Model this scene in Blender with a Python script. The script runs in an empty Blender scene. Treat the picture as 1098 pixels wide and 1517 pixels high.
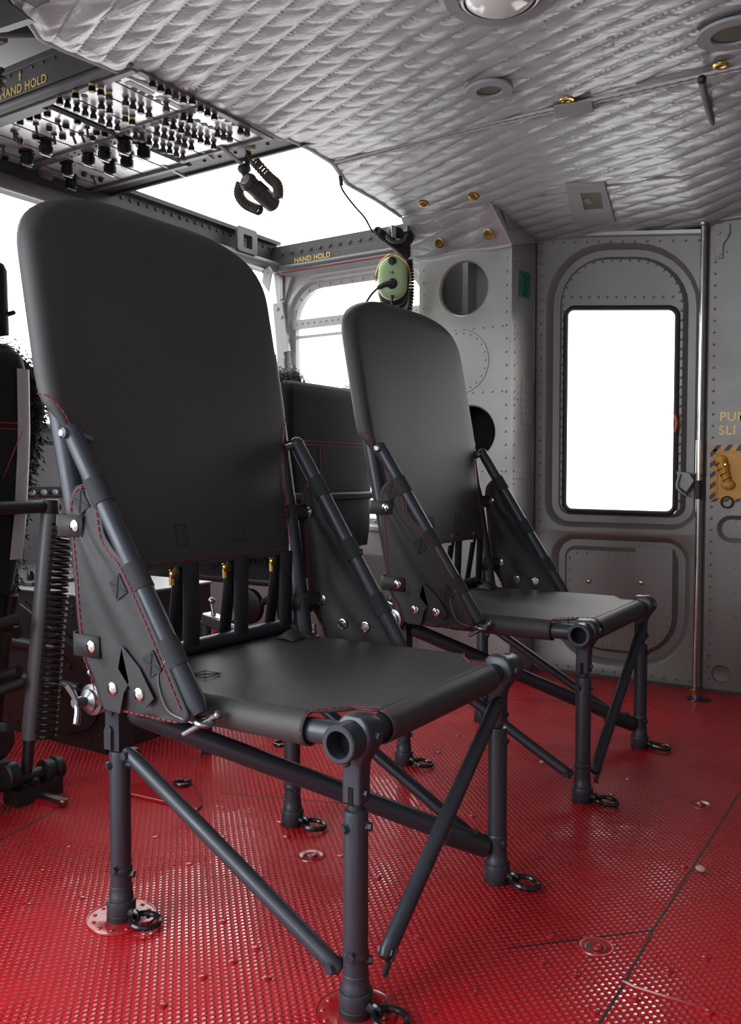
import bpy, math, random
import numpy as np
from mathutils import Vector, Matrix
PI = math.pi
random.seed(7)
S = bpy.context.scene
COL = S.collection

# ---------------------------------------------------------------- camera, world, light
cam = bpy.data.cameras.new('camera'); camo = bpy.data.objects.new('camera', cam); COL.objects.link(camo)
cam.sensor_fit = 'VERTICAL'; cam.sensor_height = 24.0; cam.lens = 24.0 * 1281.07 / 1517
cam.clip_start = 0.02
camo.location = (0.7116, -1.0593, 0.8120); camo.rotation_euler = (1.5287, 0, 0.5740)
S.camera = camo
S.view_settings.view_transform = 'Standard'; S.view_settings.look = 'None'
S.view_settings.exposure = 0.42; S.view_settings.gamma = 1.0; S.view_settings.use_curve_mapping = False
S.cycles.use_denoising = True
S.cycles.max_bounces = 10; S.cycles.transparent_max_bounces = 12
W = bpy.data.worlds.new('overcast_sky'); S.world = W; W.use_nodes = True
W.node_tree.nodes['Background'].inputs[0].default_value = (1.0, 0.99, 0.975, 1)
def sky():   # sky brightness: high ahead of and beyond the cabin, dimmed behind to add contrast
    nt = W.node_tree; N = nt.nodes.new; L = nt.links.new
    tc = N('ShaderNodeTexCoord'); d = N('ShaderNodeVectorMath'); d.operation = 'DOT_PRODUCT'; d.inputs[1].default_value = (-0.62, 0.72, 0.30)
    L(tc.outputs['Generated'], d.inputs[0])
    r = N('ShaderNodeMapRange'); r.interpolation_type = 'SMOOTHSTEP'; r.inputs['From Min'].default_value = -0.45; r.inputs['From Max'].default_value = 0.45
    r.inputs['To Min'].default_value = 0.55; r.inputs['To Max'].default_value = 2.6; L(d.outputs['Value'], r.inputs['Value'])
    L(r.outputs['Result'], nt.nodes['Background'].inputs[1])
sky()
def area(name, loc, target, sx, sy, power, col=(1, 1, 1)):
    L = bpy.data.lights.new(name, 'AREA'); L.shape = 'RECTANGLE'; L.size = sx; L.size_y = sy; L.energy = power; L.color = col
    o = bpy.data.objects.new(name, L); COL.objects.link(o); o.location = loc
    o.rotation_euler = (Vector(target) - Vector(loc)).to_track_quat('-Z', 'Y').to_euler()
    return o
area('doorway_daylight', (-1.3, -2.3, 1.35), (0.0, 0.9, 0.7), 2.0, 1.6, 62, (0.88, 0.95, 1.0))

# ---------------------------------------------------------------- materials
def mat(name, col, rough=0.5, metal=0.0, spec=0.5, bump=0.0, bscale=200.0, var=0.0, vscale=8.0, rvar=0.0, coat=0.0, sheen=0.0, emit=None):
    m = bpy.data.materials.new(name); m.use_nodes = True
    nt = m.node_tree; b = nt.nodes['Principled BSDF']
    b.inputs['Base Color'].default_value = (*col, 1); b.inputs['Roughness'].default_value = rough
    b.inputs['Metallic'].default_value = metal; b.inputs['Specular IOR Level'].default_value = spec
    b.inputs['Coat Weight'].default_value = coat; b.inputs['Sheen Weight'].default_value = sheen
    tc = nt.nodes.new('ShaderNodeTexCoord')
    if bump > 0:
        n = nt.nodes.new('ShaderNodeTexNoise'); n.inputs['Scale'].default_value = bscale; n.inputs['Detail'].default_value = 3
        nt.links.new(tc.outputs['Object'], n.inputs['Vector'])
        bp = nt.nodes.new('ShaderNodeBump'); bp.inputs['Strength'].default_value = bump; bp.inputs['Distance'].default_value = 0.002
        nt.links.new(n.outputs['Fac'], bp.inputs['Height']); nt.links.new(bp.outputs['Normal'], b.inputs['Normal'])
    if var > 0 or rvar > 0:
        n = nt.nodes.new('ShaderNodeTexNoise'); n.inputs['Scale'].default_value = vscale; n.inputs['Detail'].default_value = 5
        nt.links.new(tc.outputs['Object'], n.inputs['Vector'])
        if var > 0:
            r = nt.nodes.new('ShaderNodeMapRange'); r.inputs['To Min'].default_value = 1 - var; r.inputs['To Max'].default_value = 1 + var
            r.inputs['From Min'].default_value = 0.3; r.inputs['From Max'].default_value = 0.7
            nt.links.new(n.outputs['Fac'], r.inputs['Value'])
            mx = nt.nodes.new('ShaderNodeVectorMath'); mx.operation = 'SCALE'; mx.inputs[0].default_value = col
            nt.links.new(r.outputs['Result'], mx.inputs['Scale']); nt.links.new(mx.outputs['Vector'], b.inputs['Base Color'])
        if rvar > 0:
            r = nt.nodes.new('ShaderNodeMapRange'); r.inputs['To Min'].default_value = rough - rvar; r.inputs['To Max'].default_value = rough + rvar
            r.inputs['From Min'].default_value = 0.3; r.inputs['From Max'].default_value = 0.7
            nt.links.new(n.outputs['Fac'], r.inputs['Value']); nt.links.new(r.outputs['Result'], b.inputs['Roughness'])
    return m

M = {}
M['tube'] = mat('dark_painted_tube', (0.040, 0.044, 0.058), 0.38, 0.25, 0.5, bump=0.05, bscale=350, rvar=0.06, vscale=20)
M['tubeblk'] = mat('black_painted_tube', (0.018, 0.018, 0.020), 0.45, 0.1)
M['fabric'] = mat('black_seat_fabric', (0.046, 0.044, 0.047), 0.48, 0, 0.45, bump=0.35, bscale=900, var=0.12, vscale=5)
M['panelfab'] = mat('black_side_canvas', (0.027, 0.027, 0.030), 0.60, 0, 0.4, bump=0.5, bscale=40, var=0.15, vscale=8)
M['web'] = mat('black_webbing', (0.032, 0.033, 0.038), 0.75, 0, 0.3, bump=0.4, bscale=700)
M['red'] = mat('red_thread', (0.30, 0.010, 0.022), 0.7)
M['chrome'] = mat('bright_nickel', (0.72, 0.70, 0.66), 0.16, 1.0)
M['steel'] = mat('dull_steel', (0.27, 0.28, 0.30), 0.32, 1.0)
M['pole'] = mat('polished_pole', (0.62, 0.62, 0.64), 0.14, 1.0)
M['brass'] = mat('brass', (0.62, 0.40, 0.12), 0.25, 1.0)
M['rubber'] = mat('black_rubber', (0.012, 0.012, 0.013), 0.5)
M['gloss'] = mat('glossy_black', (0.010, 0.010, 0.012), 0.2)
M['wall'] = mat('grey_door_paint', (0.185, 0.172, 0.165), 0.42, 0.35, 0.5, bump=0.06, bscale=30, var=0.07, vscale=4, rvar=0.08)
M['column'] = mat('silver_grey_paint', (0.37, 0.365, 0.36), 0.36, 0.5, 0.5, bump=0.08, bscale=25, var=0.08, vscale=5, rvar=0.08)
M['frame'] = mat('cockpit_frame_grey', (0.50, 0.50, 0.505), 0.38, 0.2, bump=0.05, bscale=40)
M['dark'] = mat('dark_grey_airframe', (0.045, 0.045, 0.048), 0.5, 0.1, bump=0.06, bscale=40, var=0.15, vscale=6)
M['ped'] = mat('pedestal_paint', (0.030, 0.026, 0.030), 0.35, 0.1, bump=0.04, bscale=40, var=0.1)
M['pedtop'] = mat('pedestal_top', (0.30, 0.30, 0.31), 0.3, 0.2)
M['beam'] = mat('roof_beam_grey', (0.125, 0.125, 0.135), 0.4, 0.1, bump=0.05, bscale=60, var=0.08)
M['black'] = mat('flat_black', (0.006, 0.006, 0.006), 0.7, 0, 0.2)
M['panel'] = mat('console_panel', (0.84, 0.85, 0.88), 0.28, 0.45, var=0.04, vscale=20)
M['panel2'] = mat('console_panel_grey', (0.33, 0.33, 0.35), 0.4, 0.1)
M['yellow'] = mat('yellow_stencil_paint', (0.95, 0.70, 0.23), 0.5)
M['orange'] = mat('amber_plate_paint', (0.60, 0.27, 0.02), 0.45, var=0.08, vscale=20)
M['navy'] = mat('dark_stripe_paint', (0.03, 0.035, 0.05), 0.5)
M['green'] = mat('pale_green_shell', (0.36, 0.50, 0.26), 0.35)
M['tape'] = mat('green_tape', (0.0, 0.20, 0.10), 0.45)
M['ink'] = mat('black_ink', (0.01, 0.01, 0.01), 0.5)
M['bulk'] = mat('aft_bulkhead_grey', (0.22, 0.22, 0.22), 0.5)
M['mesh'] = mat('ribbed_grey_tape', (0.30, 0.30, 0.315), 0.7, bump=1.0, bscale=500)
M['binding'] = mat('blanket_binding', (0.45, 0.445, 0.45), 0.5, bump=0.5, bscale=300)
M['holeb'] = mat('hole_shade_brown', (0.09, 0.075, 0.05), 0.6)  # dark brown put in as the shade inside the blanket openings
M['lens'] = mat('dome_lens', (0.75, 0.74, 0.72), 0.12, 0, 0.6)
M['vinyl'] = mat('satin_grey_vinyl', (0.38, 0.38, 0.41), 0.32, 0, 0.6, bump=0.8, bscale=18)
M['pvinyl'] = mat('black_pilot_vinyl', (0.007, 0.007, 0.008), 0.55, 0, 0.22, bump=0.5, bscale=14)
M['fleece'] = mat('black_sheepskin', (0.012, 0.012, 0.014), 0.9, 0, 0.2, bump=1.0, bscale=120, sheen=0.3)
M['screen'] = mat('grey_display_glass', (0.16, 0.16, 0.175), 0.25, 0.0, 0.7)
M['cord'] = mat('brown_grey_cord', (0.075, 0.062, 0.05), 0.6)
M['tan'] = mat('tan_fitting', (0.45, 0.36, 0.22), 0.45)
M['redmetal'] = mat('red_gloss_paint', (0.36, 0.008, 0.014), 0.22, 0, 0.6, coat=0.3)
M['redtrim'] = mat('orange_red_seal', (0.55, 0.06, 0.02), 0.5)
M['white'] = mat('white_board', (0.9, 0.9, 0.9), 0.5)
M['stone'] = mat('pale_pebble', (0.42, 0.33, 0.27), 0.8, bump=0.6, bscale=200)

def glass():
    m = bpy.data.materials.new('window_glass'); m.use_nodes = True; nt = m.node_tree; nt.nodes.clear()
    o = nt.nodes.new('ShaderNodeOutputMaterial'); mx = nt.nodes.new('ShaderNodeMixShader')
    t = nt.nodes.new('ShaderNodeBsdfTransparent'); g = nt.nodes.new('ShaderNodeBsdfGlossy'); g.inputs['Roughness'].default_value = 0.03
    lw = nt.nodes.new('ShaderNodeLayerWeight'); lw.inputs['Blend'].default_value = 0.5
    f = nt.nodes.new('ShaderNodeMath'); f.operation = 'POWER'; nt.links.new(lw.outputs['Facing'], f.inputs[0]); f.inputs[1].default_value = 6.0
    nt.links.new(f.outputs[0], mx.inputs[0]); nt.links.new(t.outputs[0], mx.inputs[1]); nt.links.new(g.outputs[0], mx.inputs[2])
    nt.links.new(mx.outputs[0], o.inputs[0]); return m
M['glass'] = glass()

def quilt_mat():
    m = mat('silver_grey_nylon', (0.44, 0.452, 0.475), 0.36, 0.30, 0.5)
    nt = m.node_tree; b = nt.nodes['Principled BSDF']; tc = nt.nodes.new('ShaderNodeTexCoord')
    mp = nt.nodes.new('ShaderNodeMapping'); mp.inputs['Scale'].default_value = (1.0, 2.2, 1.0)
    nt.links.new(tc.outputs['Object'], mp.inputs['Vector'])
    n = nt.nodes.new('ShaderNodeTexNoise'); n.inputs['Scale'].default_value = 22; n.inputs['Detail'].default_value = 4; n.inputs['Distortion'].default_value = 0.8
    nt.links.new(mp.outputs['Vector'], n.inputs['Vector'])
    n2 = nt.nodes.new('ShaderNodeTexNoise'); n2.inputs['Scale'].default_value = 700
    nt.links.new(tc.outputs['Object'], n2.inputs['Vector'])
    b1 = nt.nodes.new('ShaderNodeBump'); b1.inputs['Strength'].default_value = 0.28; b1.inputs['Distance'].default_value = 0.010
    b2 = nt.nodes.new('ShaderNodeBump'); b2.inputs['Strength'].default_value = 0.15; b2.inputs['Distance'].default_value = 0.001
    nt.links.new(n.outputs['Fac'], b1.inputs['Height']); nt.links.new(n2.outputs['Fac'], b2.inputs['Height'])
    nt.links.new(b1.outputs['Normal'], b2.inputs['Normal']); nt.links.new(b2.outputs['Normal'], b.inputs['Normal'])
    return m
M['quilt'] = quilt_mat()

def floor_mat():
    m = mat('red_studded_floor', (0.42, 0.005, 0.012), 0.30, 0, 0.5)
    nt = m.node_tree; b = nt.nodes['Principled BSDF']; N = nt.nodes.new; L = nt.links.new
    tc = N('ShaderNodeTexCoord')
    mp = N('ShaderNodeMapping'); mp.inputs['Rotation'].default_value = (0, 0, PI / 4); L(tc.outputs['Object'], mp.inputs['Vector'])
    sp = N('ShaderNodeSeparateXYZ'); L(mp.outputs['Vector'], sp.inputs[0])
    def math_(op, a, bb=None, clamp=False):
        q = N('ShaderNodeMath'); q.operation = op; q.use_clamp = clamp
        for i, v in enumerate((a, bb)):
            if v is None: continue
            if isinstance(v, (int, float)): q.inputs[i].default_value = v
            else: L(v, q.inputs[i])
        return q.outputs[0]
    cu = math_('COSINE', math_('MULTIPLY', sp.outputs[0], 2 * PI / 0.0115))
    cv = math_('COSINE', math_('MULTIPLY', sp.outputs[1], 2 * PI / 0.0125))
    hu = math_('MULTIPLY_ADD', cu, 0.5); hu.node.inputs[2].default_value = 0.5
    hv = math_('MULTIPLY_ADD', cv, 0.5); hv.node.inputs[2].default_value = 0.5
    hh = math_('MULTIPLY', math_('POWER', hu, 0.7), math_('POWER', hv, 0.7))
    nub = math_('MULTIPLY', math_('SUBTRACT', hh, 0.18), 1.9, True)
    n = N('ShaderNodeTexNoise'); n.inputs['Scale'].default_value = 3.0; n.inputs['Detail'].default_value = 3; L(tc.outputs['Object'], n.inputs['Vector'])
    wear = N('ShaderNodeMapRange'); wear.inputs['From Min'].default_value = 0.40; wear.inputs['From Max'].default_value = 0.60
    wear.inputs['To Min'].default_value = 0.35; wear.inputs['To Max'].default_value = 1.0; L(n.outputs['Fac'], wear.inputs['Value'])
    height = math_('MULTIPLY', nub, wear.outputs['Result'])
    bp = N('ShaderNodeBump'); bp.inputs['Strength'].default_value = 1.0; bp.inputs['Distance'].default_value = 0.0032
    L(height, bp.inputs['Height'])
    rg = N('ShaderNodeMapRange'); rg.inputs['To Min'].default_value = 0.5; rg.inputs['To Max'].default_value = 0.11; L(height, rg.inputs['Value']); L(rg.outputs['Result'], b.inputs['Roughness'])
    sg = N('ShaderNodeMapRange'); b.inputs['IOR'].default_value = 1.9; sg.inputs['To Min'].default_value = 0.08; sg.inputs['To Max'].default_value = 1.0; L(height, sg.inputs['Value']); L(sg.outputs['Result'], b.inputs['Specular IOR Level'])
    n2 = N('ShaderNodeTexNoise'); n2.inputs['Scale'].default_value = 14; n2.inputs['Detail'].default_value = 4; L(tc.outputs['Object'], n2.inputs['Vector'])
    b2 = N('ShaderNodeBump'); b2.inputs['Strength'].default_value = 0.10; b2.inputs['Distance'].default_value = 0.004
    L(n2.outputs['Fac'], b2.inputs['Height']); L(bp.outputs['Normal'], b2.inputs['Normal']); L(b2.outputs['Normal'], b.inputs['Normal'])
    return m
M['floor'] = floor_mat()

# ---------------------------------------------------------------- mesh helpers
def V(*a): return Vector(a[0]) if len(a) == 1 else Vector(a)
def ortho(d):
    d = V(d).normalized(); a = V(0, 0, 1) if abs(d.z) < 0.9 else V(1, 0, 0)
    u = d.cross(a).normalized(); return u, d.cross(u).normalized()
def tag(o, label=None, cat=None, group=None, kind=None):
    for k, v in (('label', label), ('category', cat), ('group', group), ('kind', kind)):
        if v: o[k] = v
    return o
class MB:
    def __init__(s): s.v = []; s.f = []
    def add(s, vs, fs):
        b = len(s.v); s.v += [tuple(v) for v in vs]; s.f += [tuple(i + b for i in f) for f in fs]; return s
    def tube(s, pts, r, n=12, caps=True, closed=False):
        P = [V(p) for p in pts]; m = len(P); R = r if isinstance(r, (list, tuple)) else [r] * m
        T = []
        for i in range(m):
            a = P[(i - 1) % m] if (closed or i > 0) else P[i]; b = P[(i + 1) % m] if (closed or i < m - 1) else P[i]
            t = b - a; T.append(t.normalized() if t.length > 1e-9 else V(0, 0, 1))
        u, w = ortho(T[0]); vs = []
        for i in range(m):
            u = (u - T[i] * u.dot(T[i])).normalized(); w = T[i].cross(u)
            for k in range(n):
                a = 2 * PI * k / n; vs.append(P[i] + (u * math.cos(a) + w * math.sin(a)) * R[i])
        fs = []
        for i in range(m if closed else m - 1):
            j = (i + 1) % m
            for k in range(n):
                l = (k + 1) % n; fs.append((i * n + k, i * n + l, j * n + l, j * n + k))
        if caps and not closed: fs.append(tuple(range(n))[::-1]); fs.append(tuple((m - 1) * n + k for k in range(n)))
        return s.add(vs, fs)
    def cyl(s, a, b, r, n=20, r2=None): return s.tube([a, b], [r, r if r2 is None else r2], n)
    def lathe(s, o, ax, prof, n=24, caps=True):
        o = V(o); ax = V(ax).normalized(); u, w = ortho(ax); vs = []; fs = []
        for r, h in prof:
            for k in range(n):
                a = 2 * PI * k / n; vs.append(o + ax * h + (u * math.cos(a) + w * math.sin(a)) * r)
        for i in range(len(prof) - 1):
            for k in range(n):
                l = (k + 1) % n; fs.append((i * n + k, i * n + l, (i + 1) * n + l, (i + 1) * n + k))
        if caps: fs.append(tuple(range(n))[::-1]); fs.append(tuple((len(prof) - 1) * n + k for k in range(n)))
        return s.add(vs, fs)
    def hollow(s, a, b, ro, ri, n=24):
        a = V(a); L = (V(b) - a).length
        return s.lathe(a, V(b) - a, [(ri, 0), (ro - .002, 0), (ro, .002), (ro, L - .002), (ro - .002, L), (ri, L), (ri, 0)], n, False)
    def rivet(s, c, nrm, r=.004, h=.8):
        r *= 1.2
        return s.lathe(c, nrm, [(r, 0), (r * .8, r * h * .6), (r * .35, r * h)], 7, True)
    def bolt(s, c, ax, r=.007, l=.006):
        return s.lathe(c, ax, [(r * 1.25, 0), (r * 1.25, l * .25), (r, l * .25), (r, l)], 6)
    def box(s, c, sz, R=None):
        c = V(c); vs = []
        for i in (-.5, .5):
            for j in (-.5, .5):
                for k in (-.5, .5):
                    p = V(i * sz[0], j * sz[1], k * sz[2]); vs.append(c + (R @ p if R else p))
        return s.add(vs, [(0, 1, 3, 2), (4, 6, 7, 5), (0, 4, 5, 1), (2, 3, 7, 6), (0, 2, 6, 4), (1, 5, 7, 3)])
    def span(s, a, b): # axis box from two corners
        a = V(a); b = V(b); return s.box((a + b) / 2, [abs(x) for x in (b - a)])
    def bar(s, a, b, w, h, up=(0, 0, 1)): # rectangular bar from a to b
        a = V(a); b = V(b); d = (b - a); u = d.normalized(); sd = u.cross(V(up)).normalized(); t = sd.cross(u)
        R = Matrix((u, sd, t)).transposed(); return s.box((a + b) / 2, (d.length, w, h), R)
    def torus(s, c, ax, R, r, n=28, m=8):
        u, w = ortho(ax); c = V(c)
        return s.tube([c + (u * math.cos(2 * PI * k / n) + w * math.sin(2 * PI * k / n)) * R for k in range(n)], r, m, closed=True)
    def ball(s, c, r, sc=(1, 1, 1), n=14, m=9):
        vs = []; fs = []; c = V(c)
        for i in range(m + 1):
            t = PI * i / m
            for k in range(n):
                a = 2 * PI * k / n; vs.append(c + V(r * sc[0] * math.sin(t) * math.cos(a), r * sc[1] * math.sin(t) * math.sin(a), r * sc[2] * math.cos(t)))
        for i in range(m):
            for k in range(n):
                l = (k + 1) % n; fs.append((i * n + k, (i + 1) * n + k, (i + 1) * n + l, i * n + l))
        return s.add(vs, fs)
    def prism(s, poly, ext):
        P = [V(p) for p in poly]; e = V(ext); n = len(P)
        return s.add(P + [p + e for p in P], [tuple(range(n))[::-1], tuple(range(n, 2 * n))] + [(k, (k + 1) % n, n + (k + 1) % n, n + k) for k in range(n)])
    def grid(s, G):
        m = len(G[0]); vs = [p for row in G for p in row]
        return s.add(vs, [(i * m + j, i * m + j + 1, (i + 1) * m + j + 1, (i + 1) * m + j) for i in range(len(G) - 1) for j in range(m - 1)])
    def loops(s, Ls, cap=False):
        n = len(Ls[0]); vs = [p for l in Ls for p in l]
        fs = [(i * n + k, i * n + (k + 1) % n, (i + 1) * n + (k + 1) % n, (i + 1) * n + k) for i in range(len(Ls) - 1) for k in range(n)]
        if cap: fs.append(tuple((len(Ls) - 1) * n + k for k in range(n)))
        return s.add(vs, fs)
    def build(s, name, m, parent=None, loc=None, smooth=35, bevel=0, solid=0, sub=0, local=False):
        o0 = V(0, 0, 0)
        if local: pass
        elif parent is not None: o0 = V(parent.get('_o', (0, 0, 0)))
        elif loc is not None: o0 = V(loc)
        me = bpy.data.meshes.new(name); me.from_pydata([tuple(V(v) - o0) for v in s.v], [], s.f); me.update()
        me.materials.append(m if not isinstance(m, str) else M[m])
        if smooth:
            me.shade_smooth(); me.set_sharp_from_angle(angle=math.radians(smooth))
        o = bpy.data.objects.new(name, me); COL.objects.link(o)
        if parent is not None: o.parent = parent; o['_o'] = tuple(o0)
        else: o.location = o0; o['_o'] = tuple(o0)
        if solid: q = o.modifiers.new('solid', 'SOLIDIFY'); q.thickness = solid; q.offset = 0
        if bevel: q = o.modifiers.new('bevel', 'BEVEL'); q.width = bevel; q.segments = 2; q.limit_method = 'ANGLE'; q.angle_limit = math.radians(40); q.harden_normals = False
        if sub: q = o.modifiers.new('sub', 'SUBSURF'); q.levels = sub; q.render_levels = sub
        return o
def thing(name, label, cat, loc=(0, 0, 0), group=None):
    o = bpy.data.objects.new(name, None); COL.objects.link(o); o.location = loc; o['_o'] = tuple(loc); o.empty_display_size = .1
    return tag(o, label, cat, group)
def struct(name, mb, m, parent=None, **k):
    o = mb.build(name, m, parent, **k)
    if parent is None: o['kind'] = 'structure'
    return o
def dup(o, parent=None):
    c = o.copy(); COL.objects.link(c)
    if parent is not None: c.parent = parent
    for ch in [x for x in o.children]: dup(ch, c)
    return c
def lerp(a, b, t): return V(a) * (1 - t) + V(b) * t
def smoothpath(pts, k=8, closed=False):
    P = [V(p) for p in pts]; out = []; n = len(P)
    for i in range(n if closed else n - 1):
        if closed: p0, p1, p2, p3 = P[i - 1], P[i], P[(i + 1) % n], P[(i + 2) % n]
        else: p0, p1, p2, p3 = P[max(i - 1, 0)], P[i], P[i + 1], P[min(i + 2, n - 1)]
        for j in range(k):
            t = j / k
            out.append(.5 * ((2 * p1) + (p2 - p0) * t + (2 * p0 - 5 * p1 + 4 * p2 - p3) * t * t + (3 * p1 - p0 - 3 * p2 + p3) * t ** 3))
    if not closed: out.append(P[-1])
    return out
def stitch(mb, pts, r=.0010, dash=.009, gap=.0035):
    P = [V(p) for p in pts]
    on = True; rem = dash; cur = [P[0]]
    for a, b in zip(P, P[1:]):
        d = (b - a).length; pos = 0
        while d - pos > rem:
            pos += rem; q = a.lerp(b, pos / d)
            if on: cur.append(q); mb.tube(cur, r, 5); cur = []
            else: cur = [q]
            on = not on; rem = dash if on else gap
        rem -= d - pos
        if on: cur.append(b)
    return mb
def coil(a, b, R, r, turns, n=12, m=6, mb=None):
    a = V(a); b = V(b); d = b - a; u, w = ortho(d); k = int(turns * n)
    pts = [a + d * (i / k) + (u * math.cos(2 * PI * i / n) + w * math.sin(2 * PI * i / n)) * R for i in range(k + 1)]
    mb = mb or MB(); return mb.tube(pts, r, m)
def coilpath(path, R, r, turns, n=10, m=5, mb=None):
    P = smoothpath(path, 24); mb = mb or MB(); L = len(P); u, _ = ortho(P[1] - P[0]); k = int(turns * n); pts = []
    for i in range(k + 1):
        t = i / k * (L - 1); j = min(int(t), L - 2); p = P[j].lerp(P[j + 1], t - j); d = (P[j + 1] - P[j]).normalized()
        u = (u - d * u.dot(d)).normalized(); w = d.cross(u); a = 2 * PI * i / n
        pts.append(p + (u * math.cos(a) + w * math.sin(a)) * R)
    return mb.tube(pts, r, m)
def rr(x0, x1, z0, z1, rad, kc=8, ks=6):
    if not isinstance(rad, (list, tuple)): rad = (rad,) * 4
    tl, tr, br, bl = rad; out = []
    C = [((x0 + tl, z1 - tl), tl, PI), ((x1 - tr, z1 - tr), tr, PI / 2), ((x1 - br, z0 + br), br, 0), ((x0 + bl, z0 + bl), bl, -PI / 2)]
    for i, (c, r, a0) in enumerate(C):
        arc = [(c[0] + r * math.cos(a0 - PI / 2 * k / (kc - 1)), c[1] + r * math.sin(a0 - PI / 2 * k / (kc - 1))) for k in range(kc)]
        out += arc
        c2, r2, a2 = C[(i + 1) % 4]; q = (c2[0] + r2 * math.cos(a2), c2[1] + r2 * math.sin(a2))
        out += [(arc[-1][0] + (q[0] - arc[-1][0]) * k / (ks + 1), arc[-1][1] + (q[1] - arc[-1][1]) * k / (ks + 1)) for k in range(1, ks + 1)]
    return out
def circ(cx, cz, r, kc=8, ks=6): # same count and start as rr
    n = (kc + ks) * 4; return [(cx + r * math.cos(PI - 2 * PI * (k - (kc - 1) / 2) / n - PI / 4), cz + r * math.sin(PI - 2 * PI * (k - (kc - 1) / 2) / n - PI / 4)) for k in range(n)]
def along(pts, step, closed=True):
    P = [V(p) for p in pts]; P = P + [P[0]] if closed else P; out = []; rem = 0
    for a, b in zip(P, P[1:]):
        d = (b - a).length; pos = rem
        while pos < d: out.append(a.lerp(b, pos / d)); pos += step
        rem = pos - d
    return out
def text(body, size, origin, xdir, ydir, m, name, parent, depth=.0006, shear=0):
    c = bpy.data.curves.new('t', 'FONT'); c.body = body; c.size = size; c.extrude = depth; c.space_character = 1.08; c.offset = size * .018; c.shear = shear
    o = bpy.data.objects.new('t', c); COL.objects.link(o)
    bpy.context.view_layer.update(); dg = bpy.context.evaluated_depsgraph_get()
    me = bpy.data.meshes.new_from_object(o.evaluated_get(dg)); bpy.data.objects.remove(o)
    x = V(xdir).normalized(); y = V(ydir).normalized(); z = x.cross(y)
    mb = MB(); mb.add([V(origin) + x * v.co.x + y * v.co.y + z * v.co.z for v in me.vertices], [tuple(p.vertices) for p in me.polygons])
    return mb.build(name, m, parent, smooth=0)

# ================================================================ SETTING
fl = struct('floor', MB().span((-2.7, -0.75, -0.03), (1.45, 2.42, 0)), 'floor')
def floorpath(name, pts, w, h, m):
    mb = MB()
    for a, b in zip(pts, pts[1:]): mb.bar(V(a[0], a[1], h / 2), V(b[0], b[1], h / 2), w, h)
    return struct(name, mb, m, fl, smooth=0)
floorpath('panel_seam', [(0.3212,1.302,0),(0.3198,1.219,1.11e-16),(0.3136,0.4852,0),(0.3187,0.2973,0),(0.3183,0.149,0)], .004, .0008, 'ink')
floorpath('panel_seam', [(0.3136,0.4852,0),(0.2151,0.3867,0),(0.1192,0.2885,0)], .0035, .0008, 'ink')
floorpath('panel_edge', [(0.3187,0.2973,0),(0.3365,0.2914,0),(0.4934,0.2958,0)], .005, .0025, 'redmetal')
floorpath('panel_seam', [(-0.3035,1.943,0),(-0.6703,1.762,0),(-0.863,1.423,0),(-0.4973,0.6745,0),(-0.7903,0.5666,0)], .0035, .0008, 'ink')
floorpath('panel_seam', [(-1.01,0.08282,0),(-1.047,0.2425,1.11e-16),(-1.112,0.3311,0)], .0035, .0008, 'ink')
# recessed cargo sockets with a screw
for c in [(-0.3806,0.3961,0),(0.2464,0.3759,0),(0.2512,1.148,0)]:
    mb = MB().lathe((c[0], c[1], 0), (0, 0, 1), [(.030, 0), (.029, .0022), (.0255, .0024), (.022, .0008), (.012, .0006)], 28, False)
    f = struct('floor_socket', mb, 'redmetal', fl)
    struct('socket_well', MB().lathe((c[0], c[1], 0), (0, 0, 1), [(.0225, .0004), (.0225, .0007)], 24), mat('deep_red', (0.06, .003, .004), .3), f)
    struct('socket_screw', MB().lathe((c[0] + .003, c[1], 0), (0, 0, 1), [(.011, 0), (.010, .004), (.005, .006)], 16), 'redmetal', f)
sc = MB()
for c in [(-0.8544,0.1417,0),(-0.55,0.5011,0),(-0.3273,0.4305,0),(-0.2609,0.3835,0),(-0.6057,0.3657,0),(-0.4846,0.444,0),(-0.2423,0.05478,0),(-0.3529,0.09058,0),(-0.2485,0.001618,0),(-0.2595,-0.0588,0),(-0.1699,-0.005326,1.11e-16),(-0.2587,-0.1475,0),(0.1671,0.3662,0),(0.4124,0.441,0),(0.3009,0.7723,0),(0.2434,0.2732,1.11e-16),(0.1844,0.2815,0),(0.37,0.3664,0),(0.3028,0.1957,0),(0.3446,0.2629,0),(0.1256,0.1422,1.11e-16),(0.09691,0.06254,0),(0.4487,0.29,0),(-0.231,1.314,0),(-0.1053,1.221,0),(-0.03119,1.144,1.11e-16),(0.05127,1.228,0),(0.04821,1.092,0),(-0.1854,0.775,0),(0.03244,0.6554,0),(0.092,0.6558,0),(-0.5059,1.332,0),(-0.3776,1.256,0),(-0.4804,1.152,0),(-0.4374,1.648,0),(-0.2075,0.3897,0),(-0.1096,0.3065,0),(-0.02463,0.2343,0),(-0.8063,0.03805,0),(-0.7069,-0.06444,0),(-0.6426,0.008369,0),(-0.5721,0.2263,0),(-0.7331,0.2833,0)]:
    sc.lathe((c[0], c[1], 0), (0, 0, 1), [(.008, 0), (.0075, .0022), (.004, .0034)], 12)
o = struct('floor_screws', sc, 'redmetal', fl); o['kind'] = 'stuff'
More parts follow.
